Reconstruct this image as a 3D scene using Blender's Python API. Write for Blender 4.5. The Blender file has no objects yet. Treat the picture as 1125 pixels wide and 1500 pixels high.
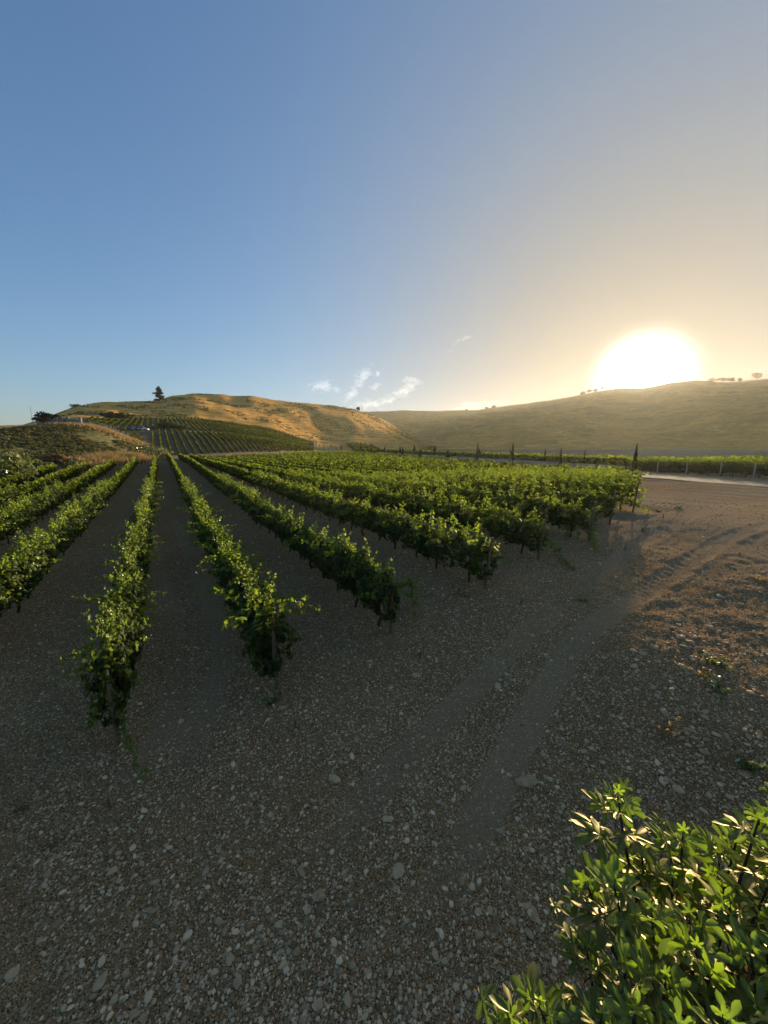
import bpy, math, random
import numpy as np

# ------------------------------------------------------------------ camera, sky, sun, exposure
S = bpy.context.scene
C = S.collection
PITCH = math.atan(95 / 541.0)
CP, SP = math.cos(PITCH), math.sin(PITCH)
CAMZ = 4.3
cam = bpy.data.objects.new('camera', bpy.data.cameras.new('camera'))
C.objects.link(cam)
cam.location = (0, 0, CAMZ)
cam.rotation_euler = (math.pi / 2 - PITCH, 0, 0)
cam.data.sensor_fit = 'VERTICAL'
cam.data.sensor_height = 36
cam.data.lens = 541 / 1500 * 36
cam.data.clip_start = 0.05
cam.data.clip_end = 8000
S.camera = cam

SUN_AZ, SUN_EL = math.radians(33.7), math.radians(8.2)
SUN_DIR = (math.sin(SUN_AZ) * math.cos(SUN_EL), math.cos(SUN_AZ) * math.cos(SUN_EL), math.sin(SUN_EL))
w = bpy.data.worlds.new('World'); S.world = w; w.use_nodes = True
nt = w.node_tree; nt.nodes.clear()
def N(nt, t, **kw):
    n = nt.nodes.new(t)
    for k, v in kw.items(): setattr(n, k, v)
    return n
def L(nt, a, b): nt.links.new(a, b)
def mathn(nt, op, a, b=None, clamp=False):
    n = N(nt, 'ShaderNodeMath', operation=op); n.use_clamp = clamp
    for i, v in enumerate((a, b)):
        if v is None: continue
        if isinstance(v, (int, float)): n.inputs[i].default_value = v
        else: L(nt, v, n.inputs[i])
    return n.outputs[0]
def mixc(nt, f, a, b, bt='MIX'):
    n = N(nt, 'ShaderNodeMix', data_type='RGBA', blend_type=bt)
    for s, v in ((n.inputs[0], f), (n.inputs[6], a), (n.inputs[7], b)):
        if isinstance(v, (int, float)): s.default_value = v
        elif isinstance(v, tuple): s.default_value = (*v, 1)
        else: L(nt, v, s)
    return n.outputs[2]
def ramp(nt, f, stops):
    n = N(nt, 'ShaderNodeValToRGB'); L(nt, f, n.inputs[0])
    el = n.color_ramp.elements
    while len(el) < len(stops): el.new(0.5)
    for e, (p, c) in zip(el, stops):
        e.position = p; e.color = (*c, 1) if isinstance(c, tuple) else (c, c, c, 1)
    return n.outputs[0]
sky = N(nt, 'ShaderNodeTexSky', sky_type='NISHITA')
sky.sun_disc = False; sky.sun_elevation = SUN_EL; sky.sun_rotation = SUN_AZ
sky.altitude = 300; sky.air_density = 1.0; sky.dust_density = 0.5; sky.ozone_density = 3.0
bg = N(nt, 'ShaderNodeBackground'); bg.inputs[1].default_value = 0.135
tc = N(nt, 'ShaderNodeTexCoord')
dot = N(nt, 'ShaderNodeVectorMath', operation='DOT_PRODUCT'); L(nt, tc.outputs['Generated'], dot.inputs[0]); dot.inputs[1].default_value = SUN_DIR
ang = mathn(nt, 'ARCCOSINE', mathn(nt, 'MINIMUM', dot.outputs['Value'], 0.999999))   # radians from the sun
def lobe(width, power):    # exp(-(a/width)^power)
    return mathn(nt, 'EXPONENT', mathn(nt, 'MULTIPLY', mathn(nt, 'POWER', mathn(nt, 'DIVIDE', ang, width), power), -1.0))
g1 = mathn(nt, 'MULTIPLY', lobe(math.radians(3.8), 3.0), 2.4)      # the aureole round the sun, with camera bloom painted into the sky
g2 = mathn(nt, 'MULTIPLY', lobe(math.radians(8), 1.6), 0.08)
g3 = mathn(nt, 'MULTIPLY', lobe(math.radians(24), 1.8), 0.02)
def glow(col, s):
    b = N(nt, 'ShaderNodeBackground'); b.inputs[0].default_value = (*col, 1); L(nt, s, b.inputs[1]); return b.outputs[0]
# thin wisps of cloud low in the sky, left of the sun
mp = N(nt, 'ShaderNodeMapping'); L(nt, tc.outputs['Generated'], mp.inputs[0]); mp.inputs['Scale'].default_value = (9, 9, 16)
mp.inputs['Location'].default_value = (0.3, 0.0, 0.2)
cn = N(nt, 'ShaderNodeTexNoise'); cn.inputs['Scale'].default_value = 5.5; cn.inputs['Detail'].default_value = 8; cn.inputs['Roughness'].default_value = 0.66; cn.inputs['Distortion'].default_value = 0.5
L(nt, mp.outputs[0], cn.inputs[0])
wn = N(nt, 'ShaderNodeTexNoise'); wn.inputs['Scale'].default_value = 26; wn.inputs['Detail'].default_value = 5; wn.inputs['Roughness'].default_value = .6; L(nt, tc.outputs['Generated'], wn.inputs[0])
ws = N(nt, 'ShaderNodeVectorMath', operation='MULTIPLY_ADD'); L(nt, wn.outputs['Color'], ws.inputs[0]); ws.inputs[1].default_value = (.055, .055, .030); L(nt, tc.outputs['Generated'], ws.inputs[2])
wo_ = N(nt, 'ShaderNodeVectorMath', operation='SUBTRACT'); L(nt, ws.outputs[0], wo_.inputs[0]); wo_.inputs[1].default_value = (.0275, .0275, .015); warp = wo_.outputs[0]
def px_dir(x, y):
    d = np.array([x - 562.5, 541 * CP + (750 - y) * SP, (750 - y) * CP - 541 * SP]); return d
def blob(x, y, rx, ry, tilt=0.0):
    d = px_dir(x, y); d /= np.linalg.norm(d)
    az, el = math.atan2(d[0], d[1]), math.asin(d[2])
    sp_ = N(nt, 'ShaderNodeSeparateXYZ'); L(nt, warp, sp_.inputs[0])
    a = mathn(nt, 'SUBTRACT', mathn(nt, 'ARCTAN2', sp_.outputs[0], sp_.outputs[1]), az)
    e = mathn(nt, 'SUBTRACT', sp_.outputs[2], math.sin(el))
    e2 = mathn(nt, 'SUBTRACT', e, mathn(nt, 'MULTIPLY', a, tilt))
    q = mathn(nt, 'ADD', mathn(nt, 'POWER', mathn(nt, 'DIVIDE', mathn(nt, 'ABSOLUTE', a), math.radians(rx)), 2.0), mathn(nt, 'POWER', mathn(nt, 'DIVIDE', mathn(nt, 'ABSOLUTE', e2), math.radians(ry)), 2.0))
    return mathn(nt, 'EXPONENT', mathn(nt, 'MULTIPLY', q, -1.0))
bl = blob(478, 566, 2.8, 0.8)
for a in ((528, 556, 1.5, 1.5, 1.0), (519, 576, 1.5, 0.8, 0.6), (590, 572, 2.6, 0.8, 0.4), (552, 566, 1.1, 0.5), (553, 547, 0.5, 0.4), (572, 584, 2.6, 0.7, 0.35), (607, 558, 1.8, 0.6), (545, 592, 3.2, 0.8, 0.1), (695, 593, 3.4, 0.7, 0.1), (680, 497, 2.4, 0.35, 0.5)):
    s = 0.6 if a[0] in (680, 1040) else 1.0
    b_ = blob(*a)
    bl = mathn(nt, 'MAXIMUM', bl, mathn(nt, 'MULTIPLY', b_, s) if s != 1 else b_)
cf = mathn(nt, 'MULTIPLY', mathn(nt, 'MULTIPLY', mathn(nt, 'SUBTRACT', mathn(nt, 'ADD', cn.outputs[0], mathn(nt, 'MULTIPLY', bl, 0.26)), 0.58), 3.2, clamp=True), mathn(nt, 'MULTIPLY', bl, 1.6, clamp=True))
def vm(op, a, b):
    n = N(nt, 'ShaderNodeVectorMath', operation=op)
    for i, v in enumerate((a, b)):
        if isinstance(v, tuple): n.inputs[i].default_value = v
        else: L(nt, v, n.inputs[i])
    return n.outputs[0]
den = vm('ADD', vm('MULTIPLY', sky.outputs[0], (.16, .16, .16)), (1, 1, 1))
soft = vm('MULTIPLY', vm('DIVIDE', sky.outputs[0], den), (.88, .995, 1.14))
L(nt, mixc(nt, lobe(math.radians(35), 2.2), soft, (1.14, 1.15, 1.03)), bg.inputs[0])
clouds = glow((1.0, 0.86, 0.68), mathn(nt, 'MULTIPLY', cf, 0.22))
acc = bg.outputs[0]
for e in (glow((1.0, 0.95, 0.84), g1), glow((1.0, 0.80, 0.52), g2), glow((1.0, 0.72, 0.5), g3), clouds):
    ad = N(nt, 'ShaderNodeAddShader'); L(nt, acc, ad.inputs[0]); L(nt, e, ad.inputs[1]); acc = ad.outputs[0]
wo = N(nt, 'ShaderNodeOutputWorld'); L(nt, acc, wo.inputs[0])

sl = bpy.data.lights.new('sun', 'SUN'); sl.energy = 4.6; sl.angle = math.radians(1.6); sl.color = (1.0, 0.82, 0.57)
so = bpy.data.objects.new('sun', sl); C.objects.link(so)
from mathutils import Vector
so.rotation_euler = Vector(SUN_DIR).to_track_quat('Z', 'Y').to_euler()
S.view_settings.view_transform = 'Standard'; S.view_settings.look = 'None'
S.view_settings.exposure = 1.0; S.view_settings.gamma = 1.0
S.render.engine = 'CYCLES'
S.cycles.max_bounces = 6; S.cycles.diffuse_bounces = 3; S.cycles.glossy_bounces = 2; S.cycles.transmission_bounces = 4
S.cycles.volume_bounces = 0; S.cycles.transparent_max_bounces = 4
S.cycles.use_denoising = True
S.cycles.sample_clamp_indirect = 4

# ------------------------------------------------------------------ helpers
rng = np.random.default_rng(7); random.seed(7)
def hash2(ix, iy, seed):
    h = (ix.astype(np.int64) * 374761393 + iy.astype(np.int64) * 668265263 + seed * 1274126177) & 0x7fffffff
    h = ((h ^ (h >> 13)) * 1274126177) & 0x7fffffff
    return ((h ^ (h >> 16)) & 0xffff) / 65535.0
def vnoise(x, y, seed=0):
    x = np.asarray(x, float); y = np.asarray(y, float)
    ix, iy = np.floor(x), np.floor(y); fx, fy = x - ix, y - iy
    fx = fx * fx * (3 - 2 * fx); fy = fy * fy * (3 - 2 * fy)
    a, b = hash2(ix, iy, seed), hash2(ix + 1, iy, seed); c, d = hash2(ix, iy + 1, seed), hash2(ix + 1, iy + 1, seed)
    return (a * (1 - fx) + b * fx) * (1 - fy) + (c * (1 - fx) + d * fx) * fy
def fbm(x, y, o=4, seed=0):
    s, a, t = 0, 1.0, 0
    for k in range(o):
        s = s + a * vnoise(x * 2 ** k, y * 2 ** k, seed + k * 17); t += a; a *= .5
    return s / t - .5
def sstep(x, a, b):
    t = np.clip((x - a) / (b - a), 0, 1); return t * t * (3 - 2 * t)

def mesh(name, V, F, mats=None, attrs=None, smooth=False, parent=None, link=True):
    """F: list of (m,k) int arrays"""
    me = bpy.data.meshes.new(name)
    if not isinstance(F, list): F = [F]
    V = np.ascontiguousarray(V, dtype=np.float32)
    me.vertices.add(len(V)); me.vertices.foreach_set('co', V.ravel())
    idx = np.concatenate([f.ravel() for f in F]).astype(np.int32)
    tot = np.concatenate([np.full(len(f), f.shape[1]) for f in F]).astype(np.int32)
    st = np.concatenate([[0], np.cumsum(tot)[:-1]]).astype(np.int32)
    me.loops.add(len(idx)); me.loops.foreach_set('vertex_index', idx)
    me.polygons.add(len(tot)); me.polygons.foreach_set('loop_start', st); me.polygons.foreach_set('loop_total', tot)
    if smooth: me.polygons.foreach_set('use_smooth', np.ones(len(tot), dtype=bool))
    me.update(calc_edges=True); me.validate()
    for k, a in (attrs or {}).items():
        at = me.attributes.new(k, 'FLOAT', 'POINT'); at.data.foreach_set('value', np.asarray(a, dtype=np.float32))
    if mats: me.materials.append(mats)
    if not link: return me
    o = bpy.data.objects.new(name, me); C.objects.link(o)
    if parent: o.parent = parent
    return o
class MB:
    def __init__(s): s.V, s.F, s.A, s.n = [], {}, [], 0
    def add(s, V, F, a=0.0):
        V = np.asarray(V, float); F = np.asarray(F)
        s.V.append(V); s.F.setdefault(F.shape[1], []).append(F + s.n)
        s.A.append(np.full(len(V), a) if np.isscalar(a) else np.asarray(a)); s.n += len(V)
    def box(s, c, d, rz=0, taper=1.0, a=0.0):
        x, y, z = np.array(d) / 2
        v = np.array([(-x, -y, -z), (x, -y, -z), (x, y, -z), (-x, y, -z), (-x * taper, -y * taper, z), (x * taper, -y * taper, z), (x * taper, y * taper, z), (-x * taper, y * taper, z)])
        cs, sn = math.cos(rz), math.sin(rz)
        v = np.stack([v[:, 0] * cs - v[:, 1] * sn, v[:, 0] * sn + v[:, 1] * cs, v[:, 2]], 1) + np.array(c)
        s.add(v, [(0, 3, 2, 1), (4, 5, 6, 7), (0, 1, 5, 4), (1, 2, 6, 5), (2, 3, 7, 6), (3, 0, 4, 7)], a)
    def tube(s, pts, rad, k=6, a=0.0):
        pts = np.asarray(pts, float); m = len(pts)
        rad = np.full(m, rad) if np.isscalar(rad) else np.asarray(rad)
        T = np.gradient(pts, axis=0); T /= np.linalg.norm(T, axis=1)[:, None] + 1e-9
        ref = np.array([0, 0, 1.0]) if abs(T[0, 2]) < .8 else np.array([1.0, 0, 0])
        A = np.cross(T, ref); A /= np.linalg.norm(A, axis=1)[:, None] + 1e-9; B = np.cross(T, A)
        th = np.linspace(0, 2 * math.pi, k, endpoint=False)
        V = pts[:, None] + rad[:, None, None] * (A[:, None] * np.cos(th)[None, :, None] + B[:, None] * np.sin(th)[None, :, None])
        V = V.reshape(-1, 3); i = np.arange(m - 1)[:, None] * k; j = np.arange(k)[None]; j2 = (j + 1) % k
        F = np.stack([i + j, i + j2, i + k + j2, i + k + j], -1).reshape(-1, 4)
        base = s.n; s.add(V, F, a)
        for e, fl in ((0, 1), (m - 1, 0)):
            s.add(np.concatenate([V[e * k:(e + 1) * k], pts[e:e + 1]]), [((jj + 1) % k, jj, k) if fl else (jj, (jj + 1) % k, k) for jj in range(k)], a)
    def build(s, name, mat, parent=None, smooth=False, link=True):
        return mesh(name, np.concatenate(s.V), [np.concatenate(f) for f in s.F.values()], mat, {'tint': np.concatenate(s.A)}, smooth, parent, link)
def tag(o, label=None, cat=None, group=None, kind=None):
    if label: o['label'] = label
    if cat: o['category'] = cat
    if group: o['group'] = group
    if kind: o['kind'] = kind
    return o
def empty(name, loc, rz=0):
    o = bpy.data.objects.new(name, None); C.objects.link(o); o.location = loc; o.rotation_euler = (0, 0, rz); o.empty_display_size = .1
    return o
def child(name, me, parent):
    o = bpy.data.objects.new(name, me); C.objects.link(o); o.parent = parent; return o

# ---- leaves: template stamped on many centres
def grape_leaf():
    a = np.radians(np.arange(0, 360, 30.0) + 90); r = np.array([1.0, .66, .92, .6, .84, .62, .30, .62, .84, .6, .92, .66]) * .55
    x, y = r * np.cos(a), r * np.sin(a)
    z = -0.35 * np.abs(x) + .12 * np.array([-1, 1] * 6) * .5
    V = np.concatenate([[[0, -.08, .10]], np.stack([x, y, z], 1)]); k = 12
    return V, np.array([(0, 1 + i, 1 + (i + 1) % k) for i in range(k)])
def quad_leaf():
    return np.array([(-.5, -.45, -.1), (.5, -.5, -.16), (.42, .5, .05), (-.45, .5, -.1), (0, 0, .16)]), np.array([(0, 1, 4), (1, 2, 4), (2, 3, 4), (3, 0, 4)])
def tri_leaf():
    return np.array([(-.5, -.5, -.08), (.5, -.5, .08), (.5, .5, -.08), (-.5, .5, .08)]), np.array([(0, 1, 2, 3)])
def fig_leaf():
    pts = []
    for ang, ln, wd in ((-112, .66, .15), (-55, .90, .17), (0, 1.0, .185), (55, .90, .17), (112, .66, .15)):
        for t, s in ((.40, -.80), (.64, -1.0), (.86, -.8), (1.0, 0), (.86, .8), (.64, 1.0), (.40, .80)):
            a = math.radians(ang); d = np.array([math.sin(a), math.cos(a)]); p = np.array([d[1], -d[0]])
            pts.append(d * t * ln + p * s * wd * (1 if t > .4 else .75))
    pts.append(np.array([0, -.22]))
    pts = np.array(pts); k = len(pts)
    order = np.arange(k)
    R = np.linalg.norm(pts, axis=1)
    zo = -.28 * R ** 2 + .05 * np.sin(np.arange(k) * 1.7)
    mid = pts * .5; zm = -.28 * (R * .5) ** 2 - .03
    V = np.concatenate([[[0, 0, -.03]], np.c_[mid, zm], np.c_[pts, zo]])
    F3 = [(0, 1 + i, 1 + (i + 1) % k) for i in range(k)]
    F3 += [(1 + i, 1 + k + i, 1 + k + (i + 1) % k) for i in range(k)] + [(1 + i, 1 + k + (i + 1) % k, 1 + (i + 1) % k) for i in range(k)]
    F3 = np.array(F3)[:, ::-1]
    V = V * .5; V[:, 1] += .0
    return V, F3
def unit(v): return v / (np.linalg.norm(v, axis=-1, keepdims=True) + 1e-9)
def stamp(tpl, P, Nn, size, spin=None, up=None):
    """tpl (V,F); P centres, Nn normals; up = direction of leaf's y axis"""
    V, F = tpl; n = len(P); Nn = unit(Nn)
    if up is None: up = rng.normal(size=(n, 3))
    Y = unit(up - (up * Nn).sum(1)[:, None] * Nn); X = np.cross(Y, Nn)
    size = np.broadcast_to(size, (n,))
    W = P[:, None] + size[:, None, None] * (V[None, :, 0:1] * X[:, None] + V[None, :, 1:2] * Y[:, None] + V[None, :, 2:3] * Nn[:, None])
    Fi = F[None] + (np.arange(n) * len(V))[:, None, None]
    return W.reshape(-1, 3), Fi.reshape(-1, F.shape[1])

# ------------------------------------------------------------------ materials
def new_mat(name):
    m = bpy.data.materials.new(name); m.use_nodes = True; t = m.node_tree; t.nodes.clear()
    return m, t, N(t, 'ShaderNodeOutputMaterial')
def pos(t, scale=(1, 1, 1)):
    g = N(t, 'ShaderNodeNewGeometry'); m = N(t, 'ShaderNodeMapping'); m.inputs['Scale'].default_value = scale
    L(t, g.outputs['Position'], m.inputs[0]); return m.outputs[0]
def noise(t, v, sc, det=4, rough=.55, dist=0):
    n = N(t, 'ShaderNodeTexNoise'); n.inputs['Scale'].default_value = sc; n.inputs['Detail'].default_value = det
    n.inputs['Roughness'].default_value = rough; n.inputs['Distortion'].default_value = dist; L(t, v, n.inputs[0]); return n.outputs[0]
def attr(t, name):
    n = N(t, 'ShaderNodeAttribute', attribute_name=name); return n.outputs['Fac']
def leaf_mat(name, dark, light, trans, tr_amt=.45, gloss=.08, rough=.35, gcol=(1, 1, .9), gk=.3):
    m, t, out = new_mat(name)
    oi = N(t, 'ShaderNodeObjectInfo')
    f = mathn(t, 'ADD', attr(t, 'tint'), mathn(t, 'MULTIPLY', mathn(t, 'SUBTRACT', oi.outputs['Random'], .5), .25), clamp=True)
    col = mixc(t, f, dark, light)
    d = N(t, 'ShaderNodeBsdfDiffuse'); L(t, col, d.inputs[0])
    tr = N(t, 'ShaderNodeBsdfTranslucent'); L(t, mixc(t, f, tuple(c * .5 for c in trans), tuple(min(1, c * 1.6) for c in trans)), tr.inputs[0])
    mx = N(t, 'ShaderNodeMixShader'); mx.inputs[0].default_value = tr_amt; L(t, d.outputs[0], mx.inputs[1]); L(t, tr.outputs[0], mx.inputs[2])
    gl = N(t, 'ShaderNodeBsdfGlossy'); gl.inputs['Roughness'].default_value = rough; gl.inputs[0].default_value = (*gcol, 1)
    fr = N(t, 'ShaderNodeFresnel'); fr.inputs[0].default_value = 1.4
    mx2 = N(t, 'ShaderNodeMixShader'); L(t, mathn(t, 'ADD', mathn(t, 'MULTIPLY', fr.outputs[0], gk), gloss * .3, clamp=True), mx2.inputs[0]); L(t, mx.outputs[0], mx2.inputs[1]); L(t, gl.outputs[0], mx2.inputs[2])
    L(t, mx2.outputs[0], out.inputs[0]); return m
def simple(name, c1, c2, sc=20, rough=.85, bump=.3, bsc=None, metal=0, usetint=False, pscale=(1, 1, 1)):
    m, t, out = new_mat(name)
    p = pos(t, pscale); n1 = noise(t, p, sc, 5, .6)
    col = ramp(t, n1, [(.3, c1), (.7, c2)])
    if usetint: col = mixc(t, .8, col, ramp(t, attr(t, 'tint'), [(0, tuple(x * .5 for x in c1)), (.7, tuple(x * 1.0 for x in c2)), (1, tuple(min(1, x * 1.08) for x in c2))]), 'MIX')
    b = N(t, 'ShaderNodeBsdfPrincipled'); L(t, col, b.inputs['Base Color']); b.inputs['Specular IOR Level'].default_value = .08; b.inputs['Roughness'].default_value = rough; b.inputs['Metallic'].default_value = metal
    if bump:
        bn = N(t, 'ShaderNodeBump'); bn.inputs['Strength'].default_value = bump; bn.inputs['Distance'].default_value = .5 / (bsc or sc)
        L(t, noise(t, p, bsc or sc, 6, .7), bn.inputs['Height']); L(t, bn.outputs[0], b.inputs['Normal'])
    L(t, b.outputs[0], out.inputs[0]); return m
M = {}
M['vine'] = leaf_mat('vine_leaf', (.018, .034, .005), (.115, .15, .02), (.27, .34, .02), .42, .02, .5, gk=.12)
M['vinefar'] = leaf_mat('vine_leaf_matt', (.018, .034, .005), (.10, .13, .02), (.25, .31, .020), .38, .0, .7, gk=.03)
M['vinehill'] = leaf_mat('hill_vine_leaf', (.035, .05, .010), (.10, .12, .02), (.17, .20, .02), .4, .0, .7, gk=0)
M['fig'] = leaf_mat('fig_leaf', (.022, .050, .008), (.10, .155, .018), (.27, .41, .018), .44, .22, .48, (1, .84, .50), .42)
M['brush'] = leaf_mat('dry_brush', (.06, .06, .022), (.19, .165, .06), (.16, .15, .05), .3, .0, .7, gk=0)
M['shrub'] = leaf_mat('shrub_leaf', (.03, .04, .015), (.09, .10, .035), (.1, .12, .03), .3, .0, .7, gk=.0)
M['cypress'] = leaf_mat('cypress_leaf', (.010, .020, .008), (.03, .05, .015), (.03, .05, .01), .2, .0, .7, gk=0)
M['darktree'] = leaf_mat('dark_tree_leaf', (.02, .022, .012), (.05, .05, .025), (.05, .06, .02), .25, .0, .7, gk=0)
M['dry'] = leaf_mat('dry_grass', (.30, .20, .08), (.62, .44, .20), (.45, .30, .12), .4, .0, .7, gk=0)
M['red'] = leaf_mat('red_brown_leaf', (.17, .10, .05), (.30, .17, .08), (.25, .14, .05), .35, 0, .7, gk=0)
M['weed'] = leaf_mat('weed_leaf', (.05, .08, .02), (.22, .22, .07), (.2, .22, .04), .4, .02, .5)
M['bark'] = simple('vine_bark', (.03, .02, .014), (.08, .06, .045), 30, .9, .6)
M['cane'] = simple('green_cane', (.07, .09, .03), (.14, .12, .05), 30, .7, .1)
M['wood'] = simple('weathered_wood', (.11, .07, .04), (.21, .14, .08), 9, .9, .5, 30, pscale=(3, 3, .4))
M['palewood'] = simple('pale_post', (.32, .28, .22), (.5, .44, .35), 9, .9, .2)
M['steel'] = simple('galvanised_wire', (.08, .07, .06), (.14, .12, .10), 30, .5, 0, metal=.6)
M['stone'] = simple('field_stone', (.30, .19, .095), (.54, .37, .19), 14, .8, .35, 40)
M['palestone'] = simple('pale_stone', (.42, .28, .14), (.62, .43, .23), 14, .8, .3, 40)
M['gravel'] = simple('gravel_stones', (.20, .115, .05), (.80, .56, .32), 11, .85, 0, usetint=True)
M['concrete'] = simple('weathered_concrete', (.34, .27, .19), (.50, .41, .30), 2.5, .9, .2, 12)
M['ruin'] = simple('old_masonry', (.17, .15, .12), (.36, .33, .27), .7, .95, .5, 3)
M['plaster'] = simple('white_plaster', (.55, .44, .32), (.72, .60, .45), 1, .9, .05)
M['roof'] = simple('tin_roof', (.2, .19, .2), (.3, .3, .32), 3, .5, .1)
M['dark'] = simple('dark_paint', (.02, .02, .02), (.05, .05, .05), 3, .6, 0)
M['metalpole'] = simple('metal_pole', (.15, .15, .15), (.25, .25, .25), 3, .5, 0)
def paint(name, c):
    m, t, out = new_mat(name); b = N(t, 'ShaderNodeBsdfPrincipled')
    L(t, ramp(t, noise(t, pos(t), 3, 3), [(.3, tuple(x * .85 for x in c)), (.7, c)]), b.inputs['Base Color'])
    b.inputs['Roughness'].default_value = .3; b.inputs['Coat Weight'].default_value = .4; L(t, b.outputs[0], out.inputs[0]); return m
M['whitecar'] = paint('white_paint', (.8, .8, .78)); M['bluecar'] = paint('blue_paint', (.08, .16, .42))
M['glass'] = paint('window_glass', (.03, .04, .05)); M['tyre'] = simple('rubber', (.02, .02, .02), (.035, .035, .035), 5, .8, 0)

def soil_mat():
    m, t, out = new_mat('stony_soil')
    p = pos(t)
    big = noise(t, p, .35, 4, .6); mid = noise(t, p, 3.5, 5, .65); fine = noise(t, p, 45, 4, .75)
    base = mixc(t, ramp(t, big, [(.35, 0.0), (.65, 1.0)]), (.36, .19, .072), (.50, .285, .115))
    base = mixc(t, ramp(t, mid, [(.3, .0), (.75, .75)]), base, (.20, .115, .05))
    base = mixc(t, mathn(t, 'MULTIPLY', ramp(t, fine, [(.45, 0.0), (.62, 1.0)]), .55), base, (.50, .33, .16))
    fine2 = noise(t, p, 75, 3, .7)
    base = mixc(t, mathn(t, 'MULTIPLY', ramp(t, fine2, [(.47, 0.0), (.56, 1.0)]), .9), base, (.06, .035, .017))
    v2 = N(t, 'ShaderNodeTexVoronoi'); v2.inputs['Scale'].default_value = 62; L(t, p, v2.inputs[0]); s2 = N(t, 'ShaderNodeSeparateColor'); L(t, v2.outputs['Color'], s2.inputs[0])
    pb2 = mathn(t, 'MULTIPLY', mathn(t, 'LESS_THAN', v2.outputs['Distance'], .36), mathn(t, 'GREATER_THAN', s2.outputs[0], .70))
    base = mixc(t, pb2, base, ramp(t, s2.outputs[1], [(0, (.34, .20, .09)), (1, (.88, .64, .38))]))
    vo = N(t, 'ShaderNodeTexVoronoi'); vo.inputs['Scale'].default_value = 28; vo.inputs['Randomness'].default_value = 1; L(t, p, vo.inputs[0])
    sep = N(t, 'ShaderNodeSeparateColor'); L(t, vo.outputs['Color'], sep.inputs[0])
    peb = mathn(t, 'MULTIPLY', mathn(t, 'LESS_THAN', vo.outputs['Distance'], .42), mathn(t, 'GREATER_THAN', sep.outputs[0], .62))
    pcol = ramp(t, sep.outputs[1], [(0, (.26, .15, .065)), (1, (.84, .60, .34))])
    base = mixc(t, mathn(t, 'MULTIPLY', peb, .85), base, pcol)
    base = mixc(t, mathn(t, 'MULTIPLY', attr(t, 'pack'), .5, clamp=True), base, mixc(t, mid, (.26, .165, .085), (.46, .30, .16)))
    # packed, paler, dry soil of the headland towards the road
    base = mixc(t, mathn(t, 'MULTIPLY', attr(t, 'pale'), 1.0, clamp=True), base, mixc(t, mid, (.31, .215, .13), (.45, .34, .215)))
    b = N(t, 'ShaderNodeBsdfPrincipled'); L(t, base, b.inputs['Base Color']); b.inputs['Roughness'].default_value = .92; b.inputs['Specular IOR Level'].default_value = .0
    bn = N(t, 'ShaderNodeBump'); bn.inputs['Strength'].default_value = .9; bn.inputs['Distance'].default_value = .03
    h = mathn(t, 'ADD', mathn(t, 'ADD', mathn(t, 'MULTIPLY', fine, .5), mathn(t, 'MULTIPLY', noise(t, p, 12, 5, .7), 1.2)), mathn(t, 'MULTIPLY', peb, mathn(t, 'SUBTRACT', .42, vo.outputs['Distance'])))
    L(t, h, bn.inputs['Height']); L(t, bn.outputs[0], b.inputs['Normal']); L(t, b.outputs[0], out.inputs[0]); return m
def hill_mat(name, gold, olive, dark, sc=.02, greenbias=.5):
    m, t, out = new_mat(name); p = pos(t); ps = pos(t, (1, 1, 3.5))
    a = noise(t, ps, sc, 6, .62, .6); b2 = noise(t, ps, sc * 5, 6, .7, 1.2); c = noise(t, p, .9, 3, .7)
    col = mixc(t, ramp(t, a, [(greenbias - .08, 0.0), (greenbias + .10, 1.0)]), gold, olive)
    col = mixc(t, ramp(t, b2, [(.52, 0.0), (.68, .65)]), col, dark)
    col = mixc(t, mathn(t, 'MULTIPLY', ramp(t, c, [(.4, 0.0), (.7, 1.0)]), .35), col, dark)
    wv = N(t, 'ShaderNodeTexWave', wave_type='BANDS', bands_direction='Z'); wv.inputs['Scale'].default_value = .10 if sc > .015 else .04; wv.inputs['Distortion'].default_value = 9; wv.inputs['Detail'].default_value = 5; wv.inputs['Detail Scale'].default_value = .35; wv.inputs['Detail Roughness'].default_value = .7; L(t, p, wv.inputs[0])
    col = mixc(t, ramp(t, wv.outputs[1], [(.80, 0.0), (.95, .40 if sc > .015 else .15)]), col, dark)
    col = mixc(t, ramp(t, noise(t, ps, sc * 2.3, 5, .7, 2.0), [(.54, 0.0), (.60, .55), (.66, 0.0)]), col, tuple(min(1, c * 1.35) for c in gold))
    b = N(t, 'ShaderNodeBsdfPrincipled'); L(t, col, b.inputs['Base Color']); b.inputs['Roughness'].default_value = 1; b.inputs['Specular IOR Level'].default_value = .05
    bn = N(t, 'ShaderNodeBump'); bn.inputs['Strength'].default_value = .8; bn.inputs['Distance'].default_value = 1.2 if sc > .015 else .7
    L(t, mathn(t, 'ADD', b2, mathn(t, 'MULTIPLY', c, .35)), bn.inputs['Height']); L(t, bn.outputs[0], b.inputs['Normal'])
    L(t, b.outputs[0], out.inputs[0]); return m
M['soil'] = soil_mat()
M['gold'] = hill_mat('dry_grass_hill', (.90, .43, .085), (.68, .34, .075), (.22, .15, .05), .018, .57)
M['far'] = hill_mat('far_dry_hill', (.86, .40, .085), (.64, .31, .07), (.26, .17, .05), .011, .48)
M['bank'] = hill_mat('scrub_bank', (.24, .19, .075), (.13, .125, .045), (.08, .08, .03), .08, .5)
M['slope'] = simple('vineyard_soil', (.16, .11, .06), (.28, .20, .11), .15, 1, .3, 1)
M['road'] = simple('gravel_road', (.26, .17, .085), (.34, .23, .12), 1.2, .95, .4, 18)

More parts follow.
